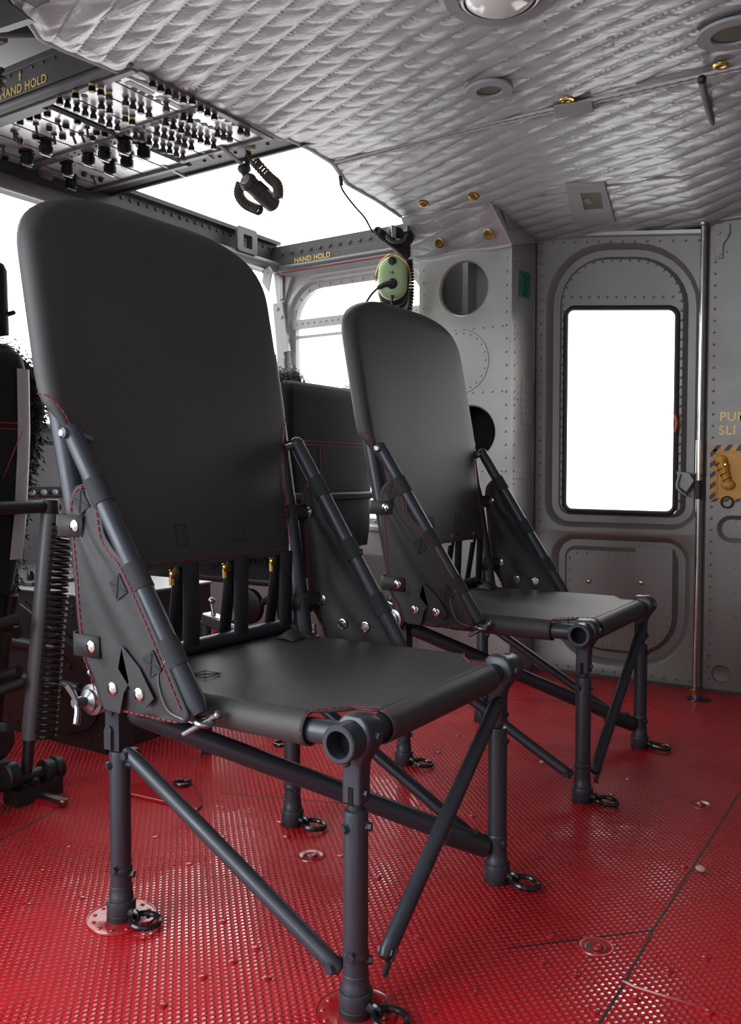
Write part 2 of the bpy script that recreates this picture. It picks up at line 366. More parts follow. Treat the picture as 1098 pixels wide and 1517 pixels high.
# round flanges under the two nearest seat legs
for k, (x, y) in enumerate(((-.5185, 0), (0, 0))):
    mb = MB().lathe((x, y, 0), (0, 0, 1), [(.062, 0), (.060, .0022), (.040, .0026), (.034, .0008), (.02, .0006)], 40, False)
    for a in range(12): mb.rivet((x + .05 * math.cos(a * PI / 6), y + .05 * math.sin(a * PI / 6), .0024), (0, 0, 1), .004, .5)
    o = struct('ring_flange', mb, 'redmetal', fl)
    for a in (0,): struct('flange_lip', MB().torus((x, y, .0022), (0, 0, 1), .061, .0015, 40, 6), 'redmetal', o)
# raised red cover with a ring in the gangway
q = [(-1.037,0.4645,0),(-0.9108,0.5755,1.11e-16),(-0.77,0.4721,1.11e-16),(-0.7569,0.44,0),(-0.9724,0.4211,0)]
o = struct('hatch_cover', MB().prism([(p[0], p[1], .0) for p in q], (0, 0, .008)), 'redmetal', fl, bevel=.002, smooth=0)
c = (-0.9049,0.5403,0.01)
struct('hatch_ring', MB().torus((c[0], c[1], .013), (0.05, 0.05, 1), .020, .0045), 'gloss', o)
for c in [(-0.916,0.9619,0),(-0.9122,0.9411,0)][:1]:
    struct('socket_ring', MB().torus((c[0], c[1], .005), (0, 0, 1), .022, .0045), 'gloss', fl)
c = (0.02578,2.2,0)
struct('black_fitting', MB().lathe((c[0], c[1], 0), (0, 0, 1), [(.042, 0), (.040, .004), (.025, .006)], 28), 'gloss', fl)

# ---- side wall: hinged door panel
YW = 2.34
def wz(x, z):
    return z if z < .6 else z - (z - .6) / 1.16 * .087 * (x + .67) / .67
def WL(loop, y): return [V(x, y, wz(x, z)) for x, z in loop]
UP = lambda i: rr(-.628 + i, -.020 - i, .603 + i, 1.765 - i, (.25 - i, .25 - i, max(.10 - i, .02), max(.10 - i, .02)))
LO = lambda i: rr(-.600 + i, -.042 - i, .050 + i, .578 - i, (max(.10 - i, .02),) * 2 + (.22 - i,) * 2)
WIN = rr(-.553, -.097, .662, 1.512, .035)
d1 = MB()
d1.loops([WL(rr(-.668, -.003, .590, 1.79, .001), YW + .03), WL(rr(-.668, -.003, .590, 1.79, .001), YW), WL(UP(0), YW), WL(UP(.006), YW + .004), WL(UP(.022), YW + .028), WL(UP(.050), YW + .028), WL(UP(.0655), YW + .006), WL(WIN, YW + .006), WL(rr(-.550, -.100, .665, 1.509, .033), YW + .035)])
d1.loops([WL(rr(-.668, -.003, .012, .590, .001), YW + .03), WL(rr(-.668, -.003, .012, .590, .001), YW), WL(LO(0), YW), WL(LO(.008), YW + .004), WL(LO(.026), YW + .030), WL(LO(.052), YW + .030), WL(LO(.068), YW + .008)], True)
NY = (0, -1, 0)
for p in along(WL(rr(-.648, -.022, .03, 1.770, .002), YW), .048): d1.rivet(p, NY, .0045)
for p in along(WL(UP(.0702), YW + .006), .036): d1.rivet(p, NY, .0045)
for x in np.arange(-.52, -.11, .036): d1.rivet((x, YW + .006, wz(x, 1.548)), NY, .0045)
for p in along(WL(LO(.080), YW + .008), .042): d1.rivet(p, NY, .0035)
for z in np.arange(.31, .54, .036): d1.rivet((-.245, YW + .008, z), NY, .0035)
for x in np.arange(-.245, -.12, .036): d1.rivet((x, YW + .008, .30), NY, .0035)
door1 = struct('door_1', d1, 'wall', smooth=30)
door1['label'] = 'grey riveted hinged door panel with a white-lit window'
struct('window_seal', MB().tube(WL(rr(-.545, -.105, .670, 1.504, .035), YW + .006), .0105, 8, closed=True), 'rubber', door1)
struct('window_pane', MB().prism(WL(rr(-.55, -.10, .665, 1.509, .033), YW + .016), (0, .004, 0)), 'glass', door1, smooth=0)
struct('panel_stud', MB().rivet((-0.4393,2.345,0.3851), NY, .010, .7), 'chrome', door1); struct('panel_stud', MB().rivet((-0.2284,2.345,0.3938), NY, .010, .7), 'chrome', door1)
struct('doubler_plate', MB().span((-.252, YW + .004, .285), (-.11, YW + .0082, .53)), 'wall', door1, smooth=0)
# latch lever by the window
la = MB().prism([V(*p) for p in [(-0.09664,2.335,0.8288),(-0.04971,2.335,0.8235),(-0.02974,2.335,0.7931),(-0.05838,2.335,0.7471),(-0.08335,2.335,0.7673)]], (0, -.012, 0))
la.tube(smoothpath([(-0.08011,2.318,0.8185),(-0.08924,2.318,0.7675),(-0.05434,2.318,0.7347)], 6), .006, 8)
lt = struct('door_latch', la, 'wall', door1, bevel=.003)
struct('latch_cable', MB().tube(smoothpath([(-0.05305,2.312,0.7399),(-0.03182,2.312,0.7831),(-0.0008927,2.312,0.8083),(0.01329,2.312,0.8184)], 8), .0018, 6), 'ink', lt)
struct('door_handle', MB().tube(smoothpath([(-0.1021,2.318,0.9765),(-0.09528,2.318,1.014),(-0.1056,2.318,1.048)], 5), .005, 8), 'redtrim', door1)

# ---- sliding door to the right of the pole
d2 = MB(); P2 = lambda l, y: [V(x, y, z) for x, z in l]
YD = YW - .004
rects = [(.012, .20, 0.012, .16), (.20, 1.42, .012, .16), (.012, .02, .16, .57), (.02, 1.42, .16, .57), (.012, 1.42, .57, 1.74)]
d2.loops([P2(rr(.010, .19, .012, .16, .001), YD), P2(circ(.073, .072, .034), YD), P2(circ(.073, .072, .030), YD + .008), P2(circ(.073, .072, .022), YD + .010)], True)
d2.loops([P2(rr(.19, 1.42, .012, .16, .001), YD), P2(rr(.30, .9, .05, .12, .02), YD)], True)
d2.loops([P2(rr(.010, 1.42, .16, .68, .001), YD), P2(rr(.050, .40, .565, .665, .049), YD), P2(rr(.054, .396, .569, .661, .045), YD + .004), P2(rr(.066, .384, .581, .649, .033), YD + .014)], True)
d2.loops([P2(rr(.010, 1.42, .68, 1.74, .001), YD), P2(circ(.16, 1.66, .035), YD), P2(circ(.16, 1.66, .030), YD + .006), P2(circ(.16, 1.66, .018), YD + .008)], True)
for z in np.arange(.05, 1.68, .043): d2.rivet((.030, YD, z), NY, .0042)
for z in np.arange(.2, .95, .09): d2.rivet((.115, YD, z), NY, .003)
for x in np.arange(.07, 1.4, .05): d2.rivet((x, YD, 1.63), NY, .003)
door2 = struct('door_2', d2, 'wall', smooth=30); door2['label'] = 'grey riveted sliding door beside the pole with amber handle plate'
hb = MB().prism([V(*p) for p in [(0.02504,2.335,1.734),(0.0787,2.335,1.73),(0.07938,2.335,1.689),(0.05668,2.335,1.658),(0.05518,2.335,1.607),(0.02939,2.335,1.608)]], (0, -.008, 0))
for p in [(0.04121,2.327,1.7),(0.06926,2.327,1.691),(0.0425,2.327,1.619)]: hb.bolt(p, NY, .007, .004)
struct('hinge_bracket', hb, 'wall', door2, bevel=.001, smooth=0)
text('PUM', .047, (0.05302,2.335,1.013), (1, 0, 0), (0, 0, 1), 'yellow', 'stencil_lettering', door2)
text('SLI', .047, (0.05146,2.335,0.9631), (1, 0, 0), (0, 0, 1), 'yellow', 'stencil_lettering', door2)
# amber hazard plate with release handle
hz = MB(); hz.span((.024, YD - .006, .715), (.40, YD, .925))
hzp = struct('hazard_plate', hz, 'orange', door2, smooth=0)
st = MB()
for k in range(10):   # diagonal dark stripes on the border
    x = .03 + k * .04; st.prism([V(x, YD - .0062, .902), V(x + .018, YD - .0062, .902), V(x + .034, YD - .0062, .925), V(x + .016, YD - .0062, .925)], (0, -.0006, 0))
for k in range(5):
    z = .72 + k * .04; st.prism([V(.024, YD - .0062, z), V(.024, YD - .0062, z + .018), V(.046, YD - .0062, z + .034), V(.046, YD - .0062, z + .016)], (0, -.0006, 0))
    x = .026 + k * .04; st.prism([V(x, YD - .0062, .715), V(x + .018, YD - .0062, .715), V(x + .034, YD - .0062, .728), V(x + .016, YD - .0062, .728)], (0, -.0006, 0))
struct('hazard_stripes', st, 'navy', hzp, smooth=0)
tray = MB().loops([P2(rr(.046, .378, .728, .902, .006), YD - .0065), P2(rr(.046, .378, .728, .902, .006), YD - .012), P2(rr(.050, .374, .732, .898, .005), YD - .012), P2(rr(.050, .374, .732, .898, .005), YD - .007)], True)
struct('handle_tray', tray, 'orange', hzp)
hd = MB().tube([(0.0639,2.315,0.8679),(0.08857,2.315,0.7861)], [.020, .014], 12).ball((0.0639,2.315,0.8679), .020, (1, .5, 1)).ball((0.08869,2.315,0.7787), .024, (1, .5, .8))
h = struct('release_handle', hd, 'orange', door2)
sb = MB()
for k in range(4):
    p = lerp((0.06171,2.315,0.858), (0.08612,2.315,0.7935), k / 3.2); sb.torus(p, lerp((0, 0, 0), V((0.08857,2.315,0.7861)) - V((0.0639,2.315,0.8679)), 1).normalized() + V(.25, 0, 0), .0185 - .0012 * k, .0022, 16, 5)
struct('handle_stripe', sb, 'navy', h)
struct('handle_bolt', MB().rivet((0.08386,2.297,0.8527), NY, .006, .8), 'chrome', h)
struct('pull_ring', MB().torus((0.08612,2.322,0.7141), NY, .020, .003), 'rubber', h)

# ---- header rail and seals over the doors
mb = MB()
mb.bar((-.70, YW - .012, wz(-.67, 1.79) + .010), (-.003, YW - .012, wz(0, 1.79) + .010), .03, .018)
mb.bar((.01, YW - .014, 1.752), (1.42, YW - .014, 1.742), .03, .020)
tr1 = struct('trim_1', mb, 'column', smooth=0, bevel=.003)
mb = MB().bar((-0.3597,2.33,1.751), (-0.06208,2.33,1.726), .012, .006)
struct('red_seal', mb, 'redtrim', tr1, smooth=0)
struct('wall_right', MB().span((-.68, YW + .035, 0), (1.45, YW + .05, .60)).span((-.68, YW + .035, 1.62), (1.45, YW + .05, 2.0)).span((.015, YW + .012, 0.6), (1.45, YW + .05, 1.7)), 'dark', smooth=0)
struct('baseboard_right', MB().span((-1.1, YW - .004, 0), (1.42, YW + .03, .012)), 'dark', smooth=0)

# ---- column between cockpit and cabin door
YC = 2.10; XA, XB = -1.09, -.675
c = MB(); h1 = (-.885, 1.565, .112); h2 = (-.852, .985, .112)
c.loops([P2(rr(XA, XB, 1.42, 1.72, .001), YC), P2(circ(*h1), YC), P2(circ(h1[0], h1[1], h1[2] - .006), YC + .006), P2(circ(h1[0], h1[1], h1[2] - .006), YC + .016)])
c.loops([P2(rr(XA, XB, .84, 1.13, .001), YC), P2(circ(*h2), YC), P2(circ(h2[0], h2[1], h2[2] - .006), YC + .006), P2(circ(h2[0], h2[1], h2[2] - .006), YC + .016)])
for a, b in ((1.13, 1.42), (.0, .84)): c.grid([[V(XA, YC, a), V(XB, YC, a)], [V(XA, YC, b), V(XB, YC, b)]])
c.grid([[V(XB, YC, 0), V(XB, 2.345, 0)], [V(XB, YC, 1.72), V(XB, 2.345, 1.72)], [V(XB, 1.93, 1.90), V(XB, 2.345, 1.90)]])
c.grid([[V(XA, YC, 0), V(XA, 2.345, 0)], [V(XA, YC, 1.9), V(XA, 2.345, 1.9)]])
for z in np.arange(.05, 1.70, .052): c.rivet((XB - .022, YC, z), NY, .0045); c.rivet((XA + .02, YC, z), NY, .004); c.rivet((XB, YC + .03, z), (1, 0, 0), .004)
for z in (1.40, 1.145, .83, .70): 
    for x in np.arange(XA + .04, XB - .03, .042): c.rivet((x, YC, z), NY, .004)
    for y in np.arange(YC + .03, 2.33, .03): c.rivet((XB, y, z - .03), (1, 0, 0), .0035)
for k in range(22):
    a = 2 * PI * k / 22; c.rivet((-.90 + .115 * math.cos(a), YC - .002, 1.272 + .115 * math.sin(a)), NY, .004)
colm = struct('trim_2', c, 'column', smooth=30); colm['label'] = 'silver grey riveted column with round holes'
struct('cover_disc', MB().lathe((-.90, YC, 1.272), NY, [(.130, 0), (.128, .0025), (.06, .003)], 48), 'column', colm)
bk = MB().span((XA, 2.33, 0.0), (XB, 2.345, 1.9)); struct('column_back', bk, 'bulk', colm, smooth=0)
mb = MB().span((-.965, 2.25, 1.2), (-.94, 2.33, 1.8)).span((-1.05, 2.3, 1.5), (-.7, 2.33, 1.515)); struct('column_stringer', mb, 'column', colm, smooth=0)
struct('lower_hole_shade', MB().lathe((h2[0] - .02, YC + .03, h2[1]), (0, 1, 0), [(.110, 0), (.112, .15), (.001, .16)], 24, False), 'black', colm)  # black liner added so the lower hole looks dark inside
tp = struct('tape_tag', MB().prism([V(XB + .001, y, z) for y, z in ((2.170, 1.520), (2.275, 1.53), (2.282, 1.634), (2.175, 1.628))], (.0012, 0, 0)), 'tape', colm, smooth=0)
tp['label'] = 'small green tape tag with black handwriting'
mk = MB()
for pts in ([(2.20, 1.61), (2.245, 1.605), (2.21, 1.585), (2.245, 1.58)], [(2.205, 1.57), (2.24, 1.565), (2.24, 1.55)], [(2.21, 1.555), (2.235, 1.535), (2.205, 1.54)]):
    mk.tube([V(XB + .0026, y, z) for y, z in pts], .0022, 5)
struct('handwriting', mk, 'ink', tp)
mb = MB().span((XB, 2.20, 1.02), (XB + .003, 2.31, 1.20))
for i in range(4):
    for j in range(6): mb.rivet((XB + .003, 2.215 + i * .027, 1.035 + j * .028), (1, 0, 0), .004)
struct('riveted_doubler', mb, 'column', colm, smooth=30)

# ---- backing behind the joints, aft bulkhead, near wall added to darken the right side (behind the view)
struct('trim_9', MB().span((-.700, 2.352, 0), (-.667, 2.372, 1.80)).span((-.010, 2.352, 0), (.016, 2.372, 1.75)), 'wall', smooth=0)
struct('trim_10', MB().span((-.6745, 2.325, .55), (-.6705, 2.345, 1.77)), 'steel', smooth=0)
struct('wall_left_added', MB().span((.95, -.75, 0), (1.45, -.72, 1.95)).span((-2.75, -.50, 0), (-1.0, -.47, .60)), 'bulk', smooth=0)  # near part is unseen, added to darken the lower right wall
struct('wall_nose', MB().span((-2.78, -.5, 0), (-2.74, 2.3, .95)), 'dark', smooth=0)
struct('wall_cockpit_right', MB().span((-2.75, 2.30, 0), (-1.09, 2.33, .46)), 'bulk', smooth=0)
struct('ceiling', MB().span((-1.0, -.76, 1.99), (1.45, 2.4, 2.02)), 'dark', smooth=0)
struct('wall_aft', MB().span((1.43, -.75, 0), (1.46, 2.4, 2.0)), 'bulk', smooth=0)

# ================================================================ COCKPIT SHELL
YK = 2.28
# cockpit door with two-part window
OUT = rr(-1.99, -1.10, .45, 1.800, .001)
c = MB()
E2 = lambda i: rr(-1.945 + i, -1.12 - i, .55 + i, 1.765 - i, (.20 - i * .6, .14 - i * .6, .06, .06))
PK = lambda l, y: [V(x, y, z) for x, z in l]
c.loops([PK(OUT, YK), PK(E2(0), YK), PK(E2(.012), YK - .014), PK(E2(.028), YK - .014), PK(E2(.040), YK + .004), PK(E2(.065), YK + .004), PK(E2(.068), YK + .03)])
for p in along(PK(E2(.052), YK + .004), .062): c.rivet(p, NY, .006)
d3 = struct('door_3', c, 'frame', smooth=35); d3['label'] = 'grey cockpit door frame around a two-part window'
mb = MB().span((-1.90, YK - .004, 1.515), (-1.15, YK + .02, 1.560))
for x in np.arange(-1.87, -1.15, .035): mb.rivet((x, YK - .004, 1.540), NY, .0045)
struct('window_crossbar', mb, 'frame', d3, smooth=30)
struct('window_slider_rail', MB().span((-1.90, YK, 1.470), (-1.15, YK + .015, 1.484)), 'frame', d3, smooth=0)
struct('window_pane', MB().span((-1.89, YK + .012, .60), (-1.16, YK + .016, 1.52)), 'glass', d3, smooth=0)
struct('window_pane', MB().prism(PK(rr(-1.885, -1.185, 1.55, 1.71, (.14, .10, .01, .01)), YK + .012), (0, .004, 0)), 'glass', d3, smooth=0)
# door jamb with hinge straps
mb = MB().prism([V(*p) for p in [(-1.999,2.26,1.796),(-1.887,2.26,1.766),(-1.937,2.26,1.643),(-1.869,2.26,1.152),(-1.919,2.26,1.024),(-1.971,2.26,1.582)]], (0, .03, 0))
t3 = struct('trim_3', mb, 'frame', bevel=.003, smooth=0)
mb = MB().prism([V(*p) for p in [(-1.988,2.24,1.645),(-1.929,2.24,1.649),(-1.889,2.24,1.41),(-1.922,2.24,1.406),(-1.907,2.24,1.185),(-1.948,2.24,1.154),(-1.964,2.24,1.416)]], (0, .015, 0))
for p in [(-1.958,2.24,1.616),(-1.934,2.24,1.575),(-1.918,2.24,1.38)]: mb.bolt(p, NY, .008, .006)
struct('hinge_strap', mb, 'column', t3, smooth=0, bevel=.001)
mb = MB().span((-1.96, YK - .03, 1.66), (-1.93, YK, 1.78)); struct('hinge_pin', mb, 'steel', t3, bevel=.004)
mb = MB().prism([V(*p) for p in [(-1.925,2.1,1.778),(-1.896,2.1,1.784),(-1.88,2.1,1.76),(-1.901,2.1,1.669),(-1.937,2.1,1.717)]], (0, .012, 0)); mb.bolt((-1.904,2.1,1.757), NY, .006, .003)
struct('strap_lug', mb, 'frame', t3, smooth=0)
# overhead sill with HAND HOLD plate (outboard edge of the roof window)
mb = MB().bar((-2.0, 2.235, 1.815), (-1.08, 2.235, 1.815), .07, .05).bar((-2.0, 2.235, 1.866), (-1.08, 2.235, 1.866), .05, .05).tube([(-2.0, 2.19, 1.790), (-1.08, 2.19, 1.790)], .014)
for x in np.arange(-1.9, -1.10, .055): mb.bolt((x, 2.21, 1.868), NY, .009, .008)
for x in np.arange(-1.9, -1.10, .04): mb.rivet((x, 2.20, 1.806), NY, .005)
t4 = struct('trim_4', mb, 'beam', bevel=.006, smooth=30)
pl = struct('lettered_plate', MB().span((-1.825, 2.196, 1.803), (-1.645, 2.2, 1.842)), 'beam', t4, smooth=0)
text('HAND HOLD', .033, (-1.820, 2.1955, 1.810), (1, 0, 0), (0, 0, 1), 'yellow', 'stencil_lettering', pl)
struct('glazing_seal', MB().bar((-2.0, 2.225, 1.897), (-1.08, 2.225, 1.897), .03, .014), 'beam', t4, smooth=0)
struct('orange_wear_strip', MB().bar((-1.99, 2.205, 1.781), (-1.10, 2.205, 1.781), .02, .004), 'redtrim', t4, smooth=0)
# forward header
XH = -1.97
mb = MB().span((XH - .05, .50, 1.79), (XH + .01, 2.24, 1.925)).span((XH - .05, .5, 1.915), (XH + .035, 2.24, 1.932))
for y in np.arange(1.15, 2.2, .045): mb.bolt((XH + .01, y, 1.895), (1, 0, 0), .007, .005)
for y in np.arange(1.15, 2.2, .09): mb.rivet((XH + .01, y, 1.82), (1, 0, 0), .006)
t5 = struct('trim_5', mb, 'dark', smooth=30)
struct('header_tube', MB().tube([(XH + .045, .5, 1.80), (XH + .045, 2.2, 1.80)], .026, 16), 'beam', t5)
mb = MB().loops([[V(XH + .06, y, z) for y, z in rr(1.885, 2.02, 1.815, 1.925, .015)], [V(XH + .075, y, z) for y, z in rr(1.885, 2.02, 1.815, 1.925, .015)], [V(XH + .075, y, z) for y, z in rr(1.925, 1.985, 1.835, 1.895, .008)], [V(XH + .04, y, z) for y, z in rr(1.925, 1.985, 1.835, 1.895, .008)]])
struct('square_bracket', mb, 'beam', t5, smooth=30)
# inboard roof beam and dark roof skins
mb = MB().span((-2.02, 1.10, 1.895), (-.90, 1.235, 2.02)).bar((-2.0, 1.235, 1.897), (-.90, 1.235, 1.897), .012, .02)
for x in np.arange(-1.9, -1.0, .07): mb.rivet((x, 1.17, 1.895), (0, 0, -1), .006)
struct('trim_6', mb, 'dark', smooth=30)
struct('trim_7', MB().span((-1.09, -.3, 1.955), (-.90, 1.2, 2.03)).bar((-1.045, -.3, 1.925), (-1.045, 1.2, 1.925), .05, .04), 'dark', smooth=0)
mb = MB().span((-2.1, -.4, 2.10), (-.9, 1.2, 2.13)).span((-2.1, -.42, 1.3), (-.95, -.40, 2.12))
rf = struct('ceiling_cockpit', mb, 'ped', smooth=0)
mb = MB().bar((-1.62, -.1, 2.02), (-1.15, .52, 2.02), .02, .03).bar((-1.75, .1, 1.97), (-1.3, .52, 2.03), .02, .035).bar((-1.40, -.2, 2.06), (-1.40, .5, 2.06), .03, .04).span((-1.7, .40, 2.03), (-1.5, .48, 2.09))
struct('roof_strut', mb, 'beam', rf, bevel=.004)
mb = MB().prism([V(*p) for p in [(-1.157,0.22,1.933),(-1.131,0.22,1.925),(-1.051,0.22,1.86),(-1.158,0.22,1.868),(-1.211,0.22,1.879),(-1.209,0.22,1.948)]], (0, .02, 0)); struct('roof_side_panel', mb, 'beam', rf, smooth=0)
# roof window over the cockpit
win1 = struct('window_1', MB().prism([V(-1.99, 1.22, 2.02), V(-.97, 1.22, 2.02), V(-.97, 2.24, 1.91), V(-1.99, 2.24, 1.91)], (0, 0, .004)), 'glass', smooth=0)
# windshield with posts ahead of the seats
mb = MB().prism([V(-2.02, -.4, 1.79), V(-2.02, 2.25, 1.79), V(-2.75, 1.9, .95), V(-2.75, -.05, .95)], (0.004, 0, 0.004))
win2 = struct('window_2', mb, 'glass', smooth=0)

# ================================================================ QUILTED CEILING BLANKET
def zc(x, y):
    z = 1.90 - .155 * max(0, y - 1.42)
    if y > 1.42: z += (y - 1.42) / .92 * (.072 * max(0, min(.75, -x)) - .016 + .16 * max(0, min(.3, x)))
    if y < .33: z += .28 * (.33 - y)
    return z
FE = [(-.25, -1.06), (.193, -1.086), (.325, -1.149), (.40, -1.144), (.535, -1.126), (.657, -1.103), (.812, -1.075), (1.087, -1.052), (1.281, -1.039), (1.434, -1.052), (1.583, -1.097), (1.756, -1.075), (1.93, -1.07)]
def xf(y):
    for (a, p), (b, q) in zip(FE, FE[1:]):
        if y <= b: return p + (q - p) * max(0, (y - a)) / (b - a)
    return -.69
CA, SA = math.cos(math.radians(20)), math.sin(math.radians(20))
def quilt(x, y, ph=0):
    a = (x * SA + y * CA) / .066 + .16 * math.sin(3.1 * x + 2 * y) + ph; b = (-x * SA + y * CA) / .066 + .16 * math.sin(2.3 * x - 3 * y + 1)
    p = (abs(math.sin(PI * a)) ** .42) * (.55 + .45 * abs(math.sin(PI * b)) ** .35)
    w = .5 + .5 * math.sin(37 * x + 9 * y + 5 * math.sin(6 * y)) * math.sin(4 * x - 15 * y)
    sag = .010 * math.sin(4.2 * x + 1.0) * math.sin(3.3 * y) if y < 1.4 else .004 * math.sin(7 * x)
    return .0105 * p * (.9 + .2 * w) + .0012 * w + sag
blanket = thing('quilted_blanket', 'silver-grey diamond-quilted insulation blanket lining the cabin ceiling', 'blanket', (0.2, 1.2, 1.90))
def seamdip(x, y):
    d = abs(y - (1.415 + .012 * math.sin(3 * x))); return .012 * math.exp(-(d / .022) ** 2)
G = []
ys = [-.25 + i * .0056 for i in range(int(2.57 / .0056) + 1)] 
ys = [y for y in ys if y < 2.335] + [2.335]
for y in ys:
    x0 = xf(y); n = 430; row = []
    for j in range(n + 1):
        x = x0 + (1.35 - x0) * j / n
        edge = min(1, (x - x0) / .05)
        row.append((x, y, zc(x, y) - (quilt(x, y) * edge ** .6) + seamdip(x, y) * .7 - .004 - (.012 * math.exp(-(x - x0) / .06) if y < 1.15 else 0)))
    G.append(row)
cover = MB().grid(G).build('quilted_cover', 'quilt', blanket, smooth=180)
# column flap of the blanket
G = []
for i in range(40):
    t = i / 39; row = []
    for j in range(70):
        s = j / 69; a = V(-1.075 + .385 * s, 1.925, zc(-1.07 + .38 * s, 1.93) - .006); b = V(-1.098 + .430 * s, 2.080, 1.705 - .004 * math.sin(9 * s))
        p = a.lerp(b, t); q = (quilt(p.x, p.y * 1.6, .4) * .9 + .003 * math.sin(14 * s + 5 * t)) * min(1, 6 * min(s, 1 - s, t, 1 - t) + .1)
        row.append(p + V(0, -.8, -.5) * q)
    G.append(row)
for j in range(1): pass
flap = MB().grid(G); side = [[lerp(r[-1], r[-1] + V(0.004, .0, 0), u) for u in (0, 1)] for r in G]
flap.add([G[0][-1], G[-1][-1], V(-.668, 2.34, zc(-.66, 2.34) - .02), V(-.668, 2.34, zc(-.66, 2.34) + .02)], [(0, 1, 2, 3)])
flap.build('column_flap', 'quilt', blanket, smooth=60)
MB().tube([V(p) + V(0, -.004, 0) for p in G[-1]], .0055, 6).tube([V(r[-1]) for r in G], .004, 6).build('flap_binding', 'binding', blanket)
# bindings, seam cords
mb = MB()
mb.tube([V(xf(y) - .002, y, zc(xf(y), y) - (.014 if y < 1.15 else .004)) for y in np.arange(-.2, 1.93, .02)], .0085, 8)
mb.build('edge_binding', 'binding', blanket)
mb = MB(); 
for off, r in ((-.010, .005), (.012, .004)):
    mb.tube([V(x, 1.415 + .012 * math.sin(3 * x) + off, zc(x, 1.42) - .014 - .001 * math.sin(200 * x)) for x in np.arange(-1.03, 1.3, .008)], r, 6)
mb.build('seam_cord', 'binding', blanket)
MB().tube([V(x, .335 + .06 * (x + 1.15), zc(x, .34) - .006) for x in np.arange(-1.14, .2, .02)], .006, 6).build('seam_cord', 'binding', blanket)
# grommets
def grommet(c, nrm, s=1):
    MB().lathe(V(c), nrm, [(.007 * s, -.004), (.010 * s, .003), (.016 * s, .0045), (.020 * s, .003), (.0215 * s, 0)], 24, False).build('grommet', 'brass', blanket)
    MB().lathe(V(c), nrm, [(.012 * s, -.002), (.012 * s, .0005)], 16).build('grommet_shade', 'holeb', blanket)  # dark disc painted as the shade in the eyelet
for c in [(-0.1857,1.364,1.886),(0.2263,1.382,1.886)]: grommet(c, (0, 0, -1))
for c in [(-0.8783,1.761,1.815),(-0.6863,1.785,1.815)]: grommet(c, (0, -.5, -1))
for c in [(-0.9376,1.992,1.73),(-0.7274,1.992,1.733)]: grommet(c, (0, -.8, -.5))
# oval vent slots with ribbed rims
def ovalslot(c, rx, ry, ri):
    L = lambda sx, sy, dz: [V(c[0] + sx * math.cos(a), c[1] + sy * math.sin(a), c[2] + dz) for a in [2 * PI * k / 40 for k in range(40)]]
    m = MB().loops([L(rx, ry, .006), L(rx * .98, ry * .98, -.001), L(rx * ri, ry * ri, -.002), L(rx * ri * .95, ry * ri * .95, .012)]).build('slot_rim', 'mesh', blanket)
    MB().loops([L(rx * ri, ry * ri, .0035)], True).build('slot_shade', 'holeb', blanket)  # dark oval painted as the shade in the slot
c = (-0.3362,1.166,1.874); ovalslot(c, .066, .062, .55)
c = (0.2877,1.207,1.874); ovalslot(c, .085, .080, .6)
# ribbed hook tape patch
q = [(-0.2268,1.365,1.877),(-0.1232,1.389,1.877),(-0.1407,1.465,1.877),(-0.2512,1.451,1.877)]
MB().prism(q, (0, 0, .004)).build('hook_tape_patch', 'mesh', blanket, smooth=0)
# square cut-out with ribbed frame on the sloping part
def onslope(px):
    return V(px[0], px[1], zc(px[0], px[1]) - .012)
q = [V(p) for p in [(-0.375,1.87,1.8),(-0.2474,1.902,1.8),(-0.3021,2.201,1.8),(-0.4544,2.173,1.8)]]
qi = [V(p) for p in [(-0.3439,1.933,1.8),(-0.2748,1.943,1.8),(-0.3097,2.081,1.8),(-0.378,2.074,1.8)]]
lift = lambda l, d: [V(p.x, p.y, zc(p.x, p.y) - d) for p in l]
MB().loops([lift(q, .006), lift(q, .021), lift(qi, .022), lift(qi, .016)]).build('cutout_frame', 'mesh', blanket, smooth=0)
MB().loops([lift(qi, .0185)], True).build('cutout_shade', 'holeb', blanket, smooth=0)  # dark sheet painted as the shade in the cut-out
c = sum(lift(qi, .022), V(0, 0, 0)) / 4
MB().span(c + V(-.03, -.02, 0), c + V(.0, .03, .02)).build('cutout_bracket', 'wall', blanket, bevel=.004)
# snap studs
for p in ((905,65,1.886),): pass
for c in [(0.01951,1.113,1.884), (-0.02491,2.139,1.8)]: MB().lathe(c, (0, 0, -1), [(.010, 0), (.009, .004), (.004, .006)], 14).build('snap_stud', 'binding', blanket)
# dome lamp in the ceiling
c = V((-0.1216,0.7636,1.885))
lamp = thing('dome_light', 'round dome light with clear lens set in the quilted ceiling', 'light', c)
MB().lathe(c, (0, 0, -1), [(.128, -.006), (.126, .002), (.096, .003), (.092, -.004)], 44, False).build('ribbed_surround', 'mesh', lamp)
MB().lathe(c, (0, 0, -1), [(.088, -.004), (.088, .008), (.082, .010), (.080, -.002)], 44, False).build('lamp_bezel', 'steel', lamp)
MB().torus(c + V(0, 0, .001), (0, 0, 1), .0925, .0025, 44, 6).build('fibre_edge', 'brass', lamp)
MB().lathe(c, (0, 0, -1), [(.081, .0), (.076, .010), (.060, .020), (.035, .026), (.004, .028)], 40).build('lamp_lens', 'lens', lamp)
